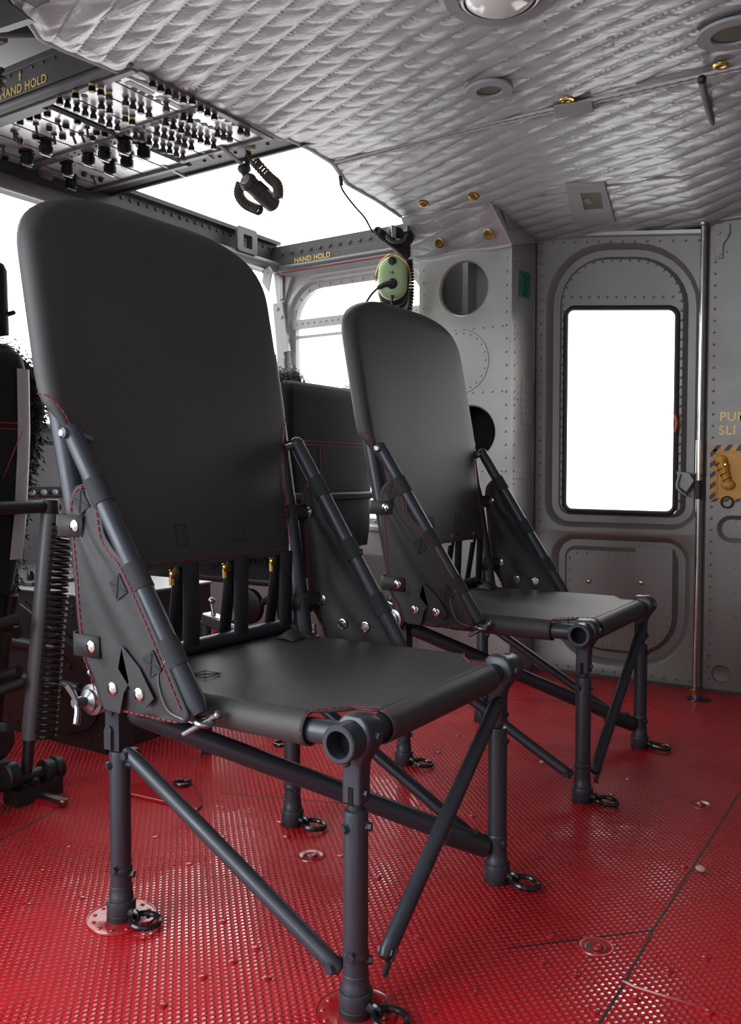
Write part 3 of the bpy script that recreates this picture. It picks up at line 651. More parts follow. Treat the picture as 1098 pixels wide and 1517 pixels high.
# black bent strap / tie hanging under the blanket
hp = [V(p) for p in [(0.1824,1.368,1.855),(0.1689,1.466,1.855),(0.1529,1.614,1.855),(0.1424,1.772,1.855)]]
g = thing('grab_strap', 'black bent grab loop under the quilted ceiling near the right edge', 'grab handle', hp[0])
MB().tube(smoothpath(hp, 6), .010, 10).build('strap_tube', 'beam', g)
MB().tube(smoothpath([(0.1451,1.758,1.85),(0.1819,1.757,1.85),(0.2368,1.745,1.85)], 6), .006, 8).build('strap_cord', 'tube', g)
for q_ in (hp[0], hp[-1]): MB().ball(q_, .012).build('strap_end', 'rubber', g)

# ================================================================ OVERHEAD CONSOLE
ZP = 1.885
con = thing('overhead_console', 'overhead switch console with rows of breakers and black knobs', 'control panel', (-1.5, .83, ZP))
MB().span((-1.452, .565, ZP), (-1.075, 1.095, ZP + .06)).build('breaker_panel', 'panel', con, bevel=.003)
MB().span((-2.02, .565, ZP + .002), (-1.475, 1.13, ZP + .06)).build('switch_panel', 'panel', con, bevel=.003)
MB().span((-1.475, .56, ZP - .004), (-1.452, 1.125, ZP + .05)).span((-1.462, .565, ZP - .004), (-1.445, 1.10, ZP + .02)).build('divider_rail', 'black', con, bevel=.004)
mb = MB().span((-2.02, .835, ZP - .008), (-1.475, .875, ZP + .01)).span((-2.02, .565, ZP - .008), (-1.475, .59, ZP + .01))
mb.span((-1.445, .812, ZP - .006), (-1.08, .838, ZP + .01))
for x in np.arange(-2.0, -1.1, .035): mb.rivet((x, .848 if x < -1.47 else .825, ZP - .008), (0, 0, -1), .004); mb.rivet((x, .864 if x < -1.47 else .83, ZP - .008), (0, 0, -1), .004)
mb.span((-2.05, .545, ZP - .01), (-1.07, .567, ZP + .06)).span((-1.078, .56, ZP - .012), (-1.055, 1.11, ZP + .06)).span((-2.05, 1.13, ZP - .008), (-1.46, 1.15, ZP + .05)).span((-1.46, 1.095, ZP - .008), (-1.06, 1.115, ZP + .05))
mb.build('console_rails', 'beam', con, bevel=.002, smooth=30)
mb = MB()
for x in (-1.36, -1.27, -1.18): mb.span((x, .567, ZP - .0012), (x + .003, 1.094, ZP))
for x in (-1.90, -1.78, -1.67, -1.56): mb.span((x, .592, ZP + .0005), (x + .003, 1.128, ZP + .002))
mb.build('panel_joint', 'black', con, smooth=0)
mb = MB()
for i in range(3):
    for k in range(2): mb.span((-1.16 + .03 * i, .60 + .11 * k, ZP - .0016), (-1.14 + .03 * i, .69 + .11 * k, ZP))
mb.build('blank_plate', 'panel2', con, smooth=0)
BR = [(-1.374,0.552,1.872),(-1.377,0.5806,1.872),(-1.377,0.6115,1.872),(-1.378,0.6424,1.872),(-1.375,0.6695,1.872),(-1.382,0.7049,1.872),(-1.385,0.7369,1.872),(-1.387,0.7694,1.872),(-1.305,0.5513,1.872),(-1.232,0.5476,1.872),(-1.231,0.5767,1.872),(-1.235,0.6086,1.872),(-1.303,0.6389,1.872),(-1.304,0.669,1.872),(-1.225,0.6589,1.872),(-1.227,0.6879,1.872),(-1.228,0.718,1.872),(-1.231,0.7518,1.872),(-1.315,0.7366,1.872),(-1.312,0.761,1.872),(-1.073,0.6186,1.872),(-1.075,0.6486,1.872),(-1.075,0.6772,1.872),(-1.076,0.7056,1.872),(-1.075,0.7351,1.872),(-1.06,0.7549,1.872),(-1.077,0.8052,1.872),(-1.079,0.8358,1.872),(-1.081,0.8664,1.872),(-1.156,0.7484,1.872),(-1.164,0.8235,1.872),(-1.16,0.848,1.872),(-1.236,0.8219,1.872),(-1.237,0.855,1.872),(-1.236,0.8861,1.872),(-1.239,0.9168,1.872),(-1.234,0.9399,1.872),(-1.239,0.973,1.872),(-1.236,1,1.872),(-1.241,1.035,1.872),(-1.316,0.8627,1.872),(-1.312,0.8898,1.872),(-1.308,0.9163,1.872),(-1.312,0.9509,1.872),(-1.312,0.9764,1.872),(-1.309,1.004,1.872),(-1.395,0.8477,1.872),(-1.386,0.8658,1.872),(-1.391,0.8998,1.872),(-1.392,0.9295,1.872),(-1.402,0.9705,1.872),(-1.389,0.9864,1.872),(-1.391,1.018,1.872),(-1.397,1.054,1.872),(-1.166,0.9713,1.872),(-1.16,0.9925,1.872),(-1.155,1.015,1.872),(-1.086,0.9875,1.872),(-1.08,1.01,1.872)]
mb = MB().lathe((0, 0, 0), (0, 0, -1), [(.010, 0), (.010, .005), (.0075, .006)], 12)
b0 = None
kinds = ['gloss', 'gloss', 'cord', 'gloss', 'gloss', 'gloss']
bm_ = {}
for k in ('gloss', 'cord', 'yellow'):
    bm_[k] = MB().lathe((0, 0, 0), (0, 0, -1), [(.0065, .004), (.0065, .013), (.0095, .015), (.0105, .026), (.008, .028)], 12).build('circuit_breaker', k if k != 'yellow' else 'gloss', con, local=True)
col0 = mb.build('breaker_collar', 'steel', con, local=True); col0.parent = bm_['gloss']
first = {}
for i, c in enumerate(BR):
    k = kinds[(i * 7 + 3) % 6] if i < 40 else ('cord' if i % 3 else 'gloss')
    if k not in first: o = bm_[k]; first[k] = 1
    else: o = bm_[k].copy(); COL.objects.link(o)
    o.location = V(c[0], c[1], ZP) - V(con['_o'])
    if o is not bm_['gloss']:
        q = col0.copy(); COL.objects.link(q); q.parent = o
    if i in (8, 9, 10, 11, 18, 19):
        MB().lathe(V(c[0], c[1], ZP), (0, 0, -1), [(.0085, .007), (.0085, .013)], 12, False).build('amber_band', 'yellow', o).location = (0, 0, 0)
        o.children[-1]
        bb = [x for x in o.children if x.name.startswith('amber_band')][0]; me = bb.data
        for v in me.vertices: v.co = V(v.co) - (V(c[0], c[1], ZP) - V(o['_o']))
if 'yellow' not in first: bpy.data.objects.remove(bm_['yellow'])
for c in [(-1.163,0.5483,1.885),(-1.165,0.5785,1.885),(-1.321,0.5939,1.885),(-1.169,0.6413,1.885),(-1.169,0.6699,1.885),(-1.17,0.7006,1.885),(-1.172,0.7323,1.885),(-1.175,0.8936,1.885),(-1.176,0.9251,1.885),(-1.175,0.9516,1.885),(-1.099,0.9156,1.885),(-1.098,0.9432,1.885),(-1.099,0.9748,1.885)]: MB().lathe((c[0], c[1], ZP - .0008), (0, 0, -1), [(.0095, 0), (.0095, .0008)], 14).build('breaker_hole_shade', 'ink', con)  # black discs painted as the dark inside empty breaker holes
# switch panel: rotary knobs, toggles, small studs
for (px, r, h) in [((68,218),.021,.050),((40,236),.021,.050),((129,234),.020,.042),((156,226),.020,.042),((163,247),.018,.040),((182,214),.020,.042),((189,236),.020,.042),((213,222),.020,.042),((100,248),.021,.045),((106,266),.018,.04)]:
    pass
KN = [(-1.693,0.7424,1.868),(-1.826,0.7682,1.868),(-1.655,0.8787,1.868),(-1.572,0.8757,1.868),(-1.665,0.9768,1.868),(-1.473,0.8709,1.868),(-1.567,0.9647,1.868),(-1.456,0.9368,1.868),(-1.797,0.9063,1.868),(-1.899,1.003,1.868)]
k0 = None
for i, c in enumerate(KN):
    if k0 is None:
        k0 = MB().lathe((0, 0, 0), (0, 0, -1), [(.026, 0), (.026, .008), (.020, .010), (.0185, .020), (.022, .022), (.021, .044), (.015, .048)], 20).build('rotary_knob', 'gloss', con, local=True)
        kb = MB().span((-.002, -.018, -.051), (.002, .018, -.047)).build('knob_pointer', 'panel', con, local=True); kb.parent = k0
        o = k0
    else: o = dup(k0, con)
    o.location = V(c[0], c[1], ZP + .002) - V(con['_o'])
s0 = None
for i, c in enumerate([(-1.607,0.643,1.872),(-1.534,0.6657,1.872),(-1.628,0.7241,1.872),(-1.58,0.7552,1.872),(-1.497,0.7452,1.872),(-1.729,0.6584,1.872),(-1.85,0.6949,1.872),(-1.931,0.8807,1.872),(-1.991,1.018,1.872),(-1.84,1.047,1.872),(-1.711,0.6383,1.872),(-1.552,0.7666,1.872)]):
    if s0 is None:
        s0 = MB().lathe((0, 0, 0), (0, 0, -1), [(.009, 0), (.009, .006), (.0035, .007), (.0045, .030), (.0035, .032)], 10).build('toggle_switch', 'cord', con, local=True); o = s0
    else: o = s0.copy(); COL.objects.link(o)
    o.location = V(c[0], c[1], ZP + .002) - V(con['_o']); o.rotation_euler = (.3, .2 * (-1) ** i, 0)
s0 = None
for i, c in enumerate([(-1.599,0.6851,1.876),(-1.538,0.7,1.876),(-1.479,0.6957,1.876),(-1.618,0.7494,1.876),(-1.69,0.703,1.876),(-1.579,0.6014,1.876),(-1.55,0.6084,1.876),(-1.629,0.6046,1.876),(-1.502,0.7857,1.876),(-1.489,0.8067,1.876),(-1.76,0.697,1.876),(-1.509,0.6114,1.876),(-1.548,0.8078,1.876),(-1.834,1.006,1.876),(-2.062,0.9424,1.876),(-1.984,0.993,1.876),(-2.064,1.047,1.876),(-1.829,1.076,1.876),(-2.029,0.8637,1.876),(-1.928,0.7579,1.876)]):
    if s0 is None:
        s0 = MB().lathe((0, 0, 0), (0, 0, -1), [(.011, 0), (.011, .010), (.007, .014)], 10).build('indicator_button', 'gloss', con, local=True); o = s0
    else: o = s0.copy(); COL.objects.link(o)
    o.location = V(c[0], c[1], ZP + .002) - V(con['_o'])
c = V((-1.968,0.941,1.868)); MB().lathe(V(c.x, c.y, ZP), (0, 0, -1), [(.028, 0), (.028, .012), (.020, .02)], 18).build('round_cap', mat('dusty_rose_cap', (.30, .20, .17), .5), con)
# hand hold beam above the console
mb = MB().span((-2.05, .52, 1.905), (-1.06, .547, 1.985)).span((-2.05, .515, 1.975), (-1.06, .552, 1.995)).tube([(-2.05, .535, 1.893), (-1.06, .535, 1.893)], .014, 12)
for x in np.arange(-2.0, -1.1, .05): mb.rivet((x, .52, 1.968), NY, .0045)
hb = struct('trim_8', mb, 'beam', smooth=30, bevel=.002); hb['label'] = 'grey roof beam lettered HAND HOLD with a yellow arrow'
text('HAND HOLD', .034, (-1.60, .5185, 1.911), (1, 0, 0), (0, 0, 1), 'yellow', 'stencil_lettering', hb)
mb = MB().prism([V(x, .519, z) for x, z in ((-1.509, 1.944), (-1.503, 1.944), (-1.503, 1.957), (-1.499, 1.957), (-1.506, 1.968), (-1.513, 1.957), (-1.509, 1.957))], (0, -.0008, 0))
mb.build('stencil_arrow', 'yellow', hb, smooth=0)
# struts below the console
for a_, b_, w_ in (((-1.551,1.101,1.89), (-1.529,1.199,1.87), .012), ((-1.256,1.067,1.89), (-1.24,1.168,1.85), .014), ((-1.343,1.08,1.89), (-1.328,1.126,1.87), .012)): MB().bar(a_, b_, w_, .006).build('support_strut', 'column', con, smooth=0)

# conduit at the left
mb = coilpath([(-1.45,0.3633,1.838),(-1.45,0.3998,1.866),(-1.45,0.4087,1.902),(-1.45,0.3848,1.918)], .020, .0055, 7, 14, 6)
hose = tag(struct('conduit_hose', mb, 'cord'), 'short ribbed brown hose beside the roof beam at upper left', 'hose'); del hose['kind']

# ================================================================ HANGING THINGS
# map light with coiled cord
L0 = V((-1.215,1.2,1.839))
ml = thing('map_light', 'black cylindrical map light with coiled cord hanging under the overhead console', 'lamp', L0)
a, b = V((-1.156,1.1,1.758)), V((-1.157,1.22,1.723))
d = (b - a).normalized()
MB().lathe(a - d * .012, d, [(.020, 0), (.027, .006), (.030, .014), (.030, .02), (.027, .024), (.027, (b - a).length * .55), (.029, (b - a).length * .57), (.029, (b - a).length + .02), (.024, (b - a).length + .026)], 24).build('lamp_barrel', 'dark', ml)
MB().lathe(a - d * .0125, -d, [(.017, 0), (.012, .004)], 18).build('lamp_cap', 'panel2', ml)
MB().prism([a.lerp(b, .35) + V(.012, -.026, .006), a.lerp(b, .75) + V(.012, -.026, .006), a.lerp(b, .75) + V(.028, -.012, .018), a.lerp(b, .35) + V(.028, -.012, .018)], (.002, -.002, .001)).build('lamp_slide', 'ink', ml, smooth=0)
coilpath([(-1.175,1.16,1.842),(-1.118,1.16,1.783),(-1.082,1.16,1.749),(-1.08,1.16,1.712)], .014, .0045, 19, 10, 6).build('coiled_cord', 'cord', ml)
coilpath([(-1.272,1.2,1.8),(-1.282,1.2,1.768),(-1.252,1.2,1.729),(-1.19,1.2,1.697)], .014, .0045, 18, 10, 6).build('coiled_cord', 'cord', ml)
MB().tube(smoothpath([(-1.209,1.18,1.91),(-1.227,1.18,1.891),(-1.21,1.18,1.859),(-1.192,1.18,1.844)], 6), .004, 6).build('lead_wire', 'cord', ml)
mb = MB().cyl((-1.232,1.2,1.954), (-1.245,1.2,1.84), .010, 10).ball((-1.257,1.2,1.847), .022, (1.1, 1, .8)).cyl((-1.263,1.2,1.844), (-1.239,1.2,1.808), .012); mb.build('mount_stem', 'dark', ml)
MB().span(V((-1.192,1.16,1.906)) - V(.014, .01, .022), V((-1.192,1.16,1.906)) + V(.014, .01, .022)).ball((-1.184,1.15,1.91), .014).build('mount_socket', 'tan', ml, bevel=.006)

# intercom cord and connector
ic = thing('intercom_cord', 'thin black intercom cord hanging from the quilted edge to a black jack box', 'cord', (-1.08,1.516,1.871))
MB().tube(smoothpath([(-1.08,1.512,1.877),(-1.08,1.524,1.837),(-1.08,1.602,1.798),(-1.08,1.67,1.773),(-1.08,1.711,1.743),(-1.08,1.73,1.732),(-1.08,1.744,1.746),(-1.08,1.754,1.733),(-1.08,1.773,1.743)], 8), .0035, 6).build('cord', 'rubber', ic)
MB().cyl((-1.08,1.512,1.881), (-1.08,1.52,1.848), .007, 10).build('cord_plug', 'rubber', ic)
coilpath([(-1.08,1.754,1.743),(-1.08,1.837,1.729),(-1.08,1.924,1.714),(-1.08,1.977,1.693)], .015, .0055, 20, 10, 6).build('coiled_cord', 'rubber', ic)
mb = MB().ball((-1.08,1.893,1.77), .040, (.75, 1, .62)).cyl((-1.08,1.955,1.782), (-1.08,1.966,1.702), .030, 16, .022).ball((-1.08,1.976,1.768), .032); mb.build('jack_box', 'ink', ic)
MB().box((-1.045,1.82,1.751), (.006, .030, .045)).build('jack_tab', 'chrome', ic, bevel=.002)
MB().tube(smoothpath([(-1.06,1.963,1.853),(-1.06,1.953,1.792),(-1.06,1.916,1.741),(-1.06,1.84,1.719),(-1.06,1.79,1.728)], 8), .007, 8).build('hook_wire', 'beam', ic)
coilpath([(-1.1,2.021,1.692),(-1.1,2.033,1.626),(-1.1,2.033,1.544),(-1.1,2.011,1.458),(-1.1,2.001,1.402)], .016, .006, 26, 10, 6).build('coiled_cord', 'rubber', ic)
# headset hanging on the hook
hc = V((-1.05,1.824,1.572)); hs = thing('headset', 'pale green aviation headset hanging beside the silver column', 'headset', hc)

nrm = V(.45, -.89, .1).normalized(); hx = V(0, 0, 1).cross(nrm).normalized(); hz_ = nrm.cross(hx)
def ear(off, sx, sz, dep, name, m, par):
    prof = [(1.0, 0), (1.0, .25), (.96, .55), (.82, .82), (.55, .96), (.12, 1.0)]; Ls = []
    for s, h in prof: Ls.append([hc + off + hx * (x * s) + hz_ * (z * s) + nrm * (dep * h) for x, z in rr(-sx, sx, -sz, sz, sx * .98)])
    return MB().loops([[hc + off + hx * (x * .6) + hz_ * (z * .6) for x, z in rr(-sx, sx, -sz, sz, sx * .98)]] + Ls, True).build(name, m, par, smooth=60)
ec = ear(V(0, 0, 0), .056, .085, .035, 'ear_cup', 'green', hs)
ear(-nrm * .035 + V(0, 0, -.012), .060, .090, .035, 'ear_cushion', 'rubber', hs)
ear(-nrm * .06 + V(0, 0, -.020), .058, .088, .024, 'ear_cushion', 'ink', hs)
ear(-nrm * .10 + V(0, 0, -.030), .056, .085, .035, 'ear_cup', 'green', hs)
MB().tube(smoothpath([hc + hx * x + hz_ * z - nrm * .012 for x, z in ((-.066, -.005), (-.064, .03), (-.045, .075), (0, .102), (.045, .075), (.064, .03), (.066, -.02))], 6), .0035, 8).build('wire_yoke', 'brass', hs)
MB().lathe(hc + hz_ * .058 + nrm * .026, nrm, [(.016, 0), (.016, .012), (.008, .016)], 16).build('yoke_knob', 'ink', hs)
jk = MB().lathe(hc - hz_ * .030 + nrm * .028, nrm, [(.022, 0), (.020, .012), (.012, .018)], 18); jk.tube(smoothpath([hc - hz_ * .03 + nrm * .04, hc - hx * .03 - hz_ * .035 + nrm * .04, hc - hx * .055 - hz_ * .045 + nrm * .03], 6), [.012 - .0003 * i for i in range(13)], 10); jk.build('microphone_joint', 'ink', hs)
MB().tube(smoothpath([hc - hx * .05 - hz_ * .043 + nrm * .035, hc - hx * .08 - hz_ * .07 + nrm * .03, hc - hx * .105 - hz_ * .11 + nrm * .02, hc - hx * .11 - hz_ * .15 + nrm * .01], 8), .0045, 8).build('microphone_boom', 'ink', hs)
MB().tube(smoothpath([hc - hz_ * .075 + nrm * .03, hc - hz_ * .10 + nrm * .03, hc - hz_ * .20 + nrm * .01], 8), .005, 8).build('headset_lead', 'ink', hs)
MB().box(hc + hz_ * .016 + nrm * .0345, (.02, .02, .02)).v
lb = MB().prism([hc + hx * x + hz_ * z + nrm * .0335 for x, z in ((-.017, 0), (.017, 0), (.017, .03), (-.017, .03))], nrm * .0022).build('cup_label', 'green', hs, smooth=0)
MB().tube([hc + hx * x + hz_ * z + nrm * .0362 for x, z in ((-.012, .012), (-.004, .016), (.002, .009), (.004, .022), (-.002, .005), (.010, .013))], .0013, 5).build('cup_mark', 'ink', lb)

# polished pole by the doors
pt, pb = V(-.006, 2.300, 1.745), V(-.012, 2.300, 0)
po = thing('grab_pole', 'polished vertical pole between the hinged and sliding doors', 'pole', pb)
MB().cyl(pb, pt, .0095, 20).build('pole_tube', 'pole', po)
MB().cyl(pb.lerp(pt, .47), pb.lerp(pt, .54), .0135, 20).build('pole_sleeve', 'chrome', po)
MB().cyl(pb.lerp(pt, .415), pb.lerp(pt, .455), .013, 20).build('pole_grip', 'rubber', po)
MB().lathe(pb, (0, 0, 1), [(.016, 0), (.016, .008), (.011, .012)], 18).build('pole_foot', 'brass', po)
MB().lathe(pt - V(0, 0, .02), (0, 0, 1), [(.012, 0), (.016, .006), (.016, .018)], 18).build('pole_socket', 'steel', po)
# crumbs on the floor
c = (0.3344,0.7721,0); tag(MB().ball((0, 0, .006), .009, (1.2, .9, .75), 10, 7).build('pebble', 'stone', loc=(0, 0, 0)), 'small pale pebble on the red floor right of the seats', 'pebble').location = (c[0], c[1], 0)
c = (-0.1902,1.227,-1.11e-16); tag(MB().ball((0, 0, .004), .007, (1, .8, .7), 8, 6).build('pebble', 'stone', loc=(0, 0, 0)), 'tiny pale crumb on the red floor under the strut of the farther seat', 'pebble').location = (c[0], c[1], 0)

# ================================================================ COCKPIT FURNITURE
# centre pedestal
pd = thing('center_pedestal', 'dark riveted centre pedestal with grooved side on the red floor', 'pedestal', (-1.7, .83, 0))
mb = MB().span((-2.2, .61, 0.0), (-1.285, 1.05, .455))
for z in (.42, .40): 
    for x in np.arange(-2.1, -1.30, .045): mb.rivet((x, .61, z), NY, .005)
for x in np.arange(-2.1, -1.30, .05): mb.rivet((x, .61, .035), NY, .005)
for z in np.arange(.05, .40, .045): mb.rivet((-1.31, .61, z), NY, .004); mb.rivet((-1.285, .63, z), (1, 0, 0), .004); mb.rivet((-1.285, 1.02, z), (1, 0, 0), .004)
for p in ((-1.44, .24), (-1.44, .14), (-1.40, .19), (-1.5, .30), (-1.36, .30)): mb.rivet((p[0], .61, p[1]), NY, .008)
mb.build('pedestal_body', 'ped', pd, smooth=30)
mb = MB()
for z in (.285, .175): mb.lathe((-1.90, .612, z), (1, 0, 0), [(.002, 0), (.017, .01), (.020, .03), (.020, .47), (.016, .50), (.002, .515)], 16)
mb.build('stamped_groove', 'ped', pd)
mb = MB().tube(smoothpath([(-1.30, .605, .17), (-1.32, .605, .10), (-1.37, .605, .06), (-1.45, .605, .045)], 6), .003, 5).build('door_outline', 'black', pd)
MB().span((-2.2, .60, .455), (-1.28, 1.055, .462)).build('pedestal_top', 'pedtop', pd, bevel=.002)
mb = MB()
for x0, x1 in ((-2.15, -1.98), (-1.96, -1.80), (-1.78, -1.66)):
    mb.span((x0, .64, .462), (x1, 1.0, .475))
mb.build('radio_panel', 'dark', pd, bevel=.003)
for x, y, h, r in ((-1.72, .68, .03, .012), (-1.75, .74, .02, .010), (-1.86, .66, .035, .012), (-1.90, .72, .03, .012), (-2.02, .66, .045, .014), (-2.08, .74, .03, .012), (-1.70, .86, .02, .01)):
    MB().lathe((x, y, .474), (0, 0, 1), [(r, 0), (r, h * .6), (r * .8, h)], 14).build('control_knob', 'gloss', pd)
MB().bar((-1.66, .595, .40), (-1.28, .595, .24), .022, .045).build('brace_angle', 'ped', pd, bevel=.002)
# instrument panel with display
ip = thing('instrument_panel', 'dark grey instrument panel with a pale display behind the pedestal', 'instrument panel', (-2.4, 1.0, .5))
mb = MB().span((-2.55, .35, .40), (-2.42, 1.75, 1.02)).span((-2.6, .33, 1.0), (-2.36, 1.78, 1.03)); mb.build('panel_body', 'beam', ip, bevel=.01)
a = [V(*p) for p in [(-2.4,1.179,0.9579),(-2.4,1.303,0.9621),(-2.4,1.327,0.7617),(-2.4,1.214,0.763)]]
y0, y1 = 1.13, 1.40
MB().span((-2.43, y0, .72), (-2.405, y1, .955)).build('display_bezel', 'ink', ip, bevel=.006)
MB().span((-2.406, y0 + .02, .765), (-2.402, y1 - .02, .94)).build('display_screen', 'screen', ip, smooth=0)
for k in range(4): MB().lathe((-2.405, y0 + .05 + k * .055, .742), (1, 0, 0), [(.012, 0), (.011, .012), (.006, .014)], 12).build('bezel_knob', 'panel2', ip)
MB().span((-2.425, .98, .77), (-2.41, 1.10, .93)).build('gauge_plate', 'dark', ip, bevel=.004)
for k in range(2): MB().lathe((-2.41, 1.04, .81 + k * .08), (1, 0, 0), [(.030, 0), (.030, .004), (.026, .004), (.025, .001)], 20).build('round_gauge', 'ink', ip)

def fleece(path, r, name, par, k=10):
    P = smoothpath(path, k); mb = MB(); n = 14
    rnd = random.Random(3); T = []
    G = []
    for i, p in enumerate(P):
        d = (P[min(i + 1, len(P) - 1)] - P[max(i - 1, 0)]).normalized(); u, w = ortho(d)
        G.append([p + (u * math.cos(2 * PI * j / n) + w * math.sin(2 * PI * j / n)) * r * rnd.uniform(.88, 1.08) for j in range(n)] )
        G[-1].append(G[-1][0])
    mb.grid(G)
    for i in range(len(P) * 110):      # short tufts of wool
        p = P[rnd.randrange(len(P))]; d = V(rnd.gauss(0, 1), rnd.gauss(0, 1), rnd.gauss(0, 1)).normalized(); o = p + d * r * .9 + V(rnd.gauss(0, r * .3), rnd.gauss(0, r * .3), rnd.gauss(0, r * .3))
        e = o + d * r * .24 + V(0, 0, -r * .15); u, w = ortho(d); s = .004
        mb.add([o + u * s, o - u * s * .5 + w * s * .8, o - u * s * .5 - w * s * .8, e], [(0, 1, 3), (1, 2, 3), (2, 0, 3)])
    return mb.build(name, 'fleece', par, smooth=60)
def pilot_seat(y0, y1, label, head, xr=-1.25, zt=1.135):
    yc = (y0 + y1) / 2; hw = (y1 - y0) / 2; t = thing('pilot_seat', label, 'seat', (xr - .25, yc, 0), 'pilot seats facing the windshield')
    L = []
    for z, k, dx in ((.52, .80, .02), (.60, .86, .02), (.72, .93, .012), (.86, .98, .004), (1.0, 1.0, 0), (zt - .05, 1.0, 0), (zt - .015, .98, -.004), (zt, .93, -.015)):
        w = hw * k; L.append([V(xr - .055 + dx + x, yc + y, z) for y, x in rr(-w, w, -.055, .055, .035)])
    b = MB().loops([[V(xr - .055, yc + (p.y - yc) * .9, .515) for p in L[0]]] + L + [[V(xr - .07, yc + (p.y - yc) * .8, zt + .004) for p in L[-1]]], True).build('backrest', 'pvinyl', t, smooth=50)
    s = MB()
    for z in (.945, .93): stitch(s, [V(xr + .002, yc + y, z) for y in np.linspace(-hw + .03, hw - .03, 30)], .0016, .012, .003)
    stitch(s, smoothpath([(xr + .003, yc + hw * .90, .925), (xr + .006, yc + hw * .7, .80), (xr + .014, yc + hw * .45, .66), (xr + .02, yc + hw * .40, .56)], 8), .0016, .012, .003)
    stitch(s, smoothpath([(xr + .003, yc - hw * .35, .925), (xr + .006, yc - hw * .35, .80), (xr + .014, yc - hw * .33, .62)], 8), .0014, .012, .003)
    s.build('stitching', 'red', b)
    # satin side gusset and sheepskin behind
    for sg in ((1,) if head else ()):
        MB().grid([[V(xr + .0025 + dx - (.004 if d < .01 else 0) - (.02 if d == 0 else 0), yc + sg * (hw * k + .002 - d), z) for d in (0, .006, .014, .045)] for z, k, dx in ((.60, .86, .02), (.72, .93, .012), (.80, .96, .006), (.86, .98, .004), (.93, 1.0, .0), (1.0, 1.0, 0), (1.06, 1.0, 0), (zt - .05, 1.0, 0))]).build('side_gusset', 'vinyl', t, smooth=180)
    fleece([(xr - .11, yc + hw * .92, .52), (xr - .12, yc + hw * 1.02, .70), (xr - .125, yc + hw * 1.14, .86), (xr - .12, yc + hw * 1.24, .98), (xr - .11, yc + hw * 1.15, zt - .06), (xr - .10, yc + hw * .9, zt - .01)], .042, 'fleece_trim', t)
    fleece([(xr - .11, yc - hw * .85, .52), (xr - .12, yc - hw * .96, .70), (xr - .125, yc - hw * 1.0, .9), (xr - .11, yc - hw * .98, zt - .06), (xr - .09, yc - hw * .86, zt - .005), (xr - .09, yc - hw * .5, zt + .012)], .042, 'fleece_trim', t)
    if head:
        mb = MB().loops([[V(xr - .05 + x, yc + y, z) for y, x in rr(-hw * .86 * k, hw * .86 * k, -.045 * k, .045 * k, .03 * k)] for z, k in ((1.165, .9), (1.17, 1.0), (1.33, .99), (1.345, .96), (1.352, .85))], True).build('headrest', 'pvinyl', t, smooth=50)
        MB().cyl((xr - .05, yc - .1, zt - .1), (xr - .05, yc - .1, 1.2), .01).cyl((xr - .05, yc + .1, zt - .1), (xr - .05, yc + .1, 1.2), .01).build('headrest_post', 'steel', t)
        MB().tube([(xr - .0, yc + hw * .83 + .005, 1.225), (xr - .05, yc + hw * .86 + .006, 1.225)], .006).build('strap_buckle', 'ink', t)
    # seat pan and under-frame
    MB().loops([[V(xr - .33 + x, yc + y, z) for x, y in rr(-.25, .25, -hw * k, hw * k, .05)] for z, k in ((.40, .85), (.41, .95), (.50, 1.0), (.53, .95), (.54, .8))], True).build('seat_cushion', 'fleece', t, smooth=60)
    fleece([(xr - .50, yc - hw, .52), (xr - .25, yc - hw * 1.02, .53), (xr - .08, yc - hw, .55)], .045, 'fleece_trim', t)
    mb = MB()
    for sg in (-1, 1):
        y = yc + sg * hw * .92
        mb.tube([(xr - .06, y, .50), (xr - .10, y, .35), (xr - .16, y, .06)], .016); mb.tube([(xr - .55, y, .42), (xr - .48, y, .06)], .016); mb.tube([(xr - .6, y, .40), (xr - .04, y, .40)], .016)
        mb.tube([(xr - .10, y, .35), (xr - .50, y, .10)], .013)
    mb.tube([(xr - .05, yc - hw, .745), (xr - .0, yc - hw, .735), (xr + .03, yc - hw * .9, .73), (xr + .03, yc + hw * .9, .73)], .016)
    mb.build('seat_frame', 'tubeblk', t)
    mb = MB()
    for sg in (-1, 1): mb.span((xr - .62, yc + sg * hw * .92 - .02, 0), (xr + .02, yc + sg * hw * .92 + .02, .045))
    mb.build('floor_rail', 'tubeblk', t, bevel=.004)
    for sg in (-1, 1): MB().lathe((xr - .22, yc + sg * hw * .92 - .02, .30), (0, 1, 0), [(.06, 0), (.07, .005), (.07, .03), (.06, .035)], 24).build('recliner_disc', 'ink', t)
    return t
s1 = pilot_seat(-.27, .355, 'black pilot seat with headrest and coil spring post at the left edge', True)
s2 = pilot_seat(1.49, 2.08, 'black pilot seat with sheepskin edge seen between the two tall black seats', False, -1.30, 1.17)
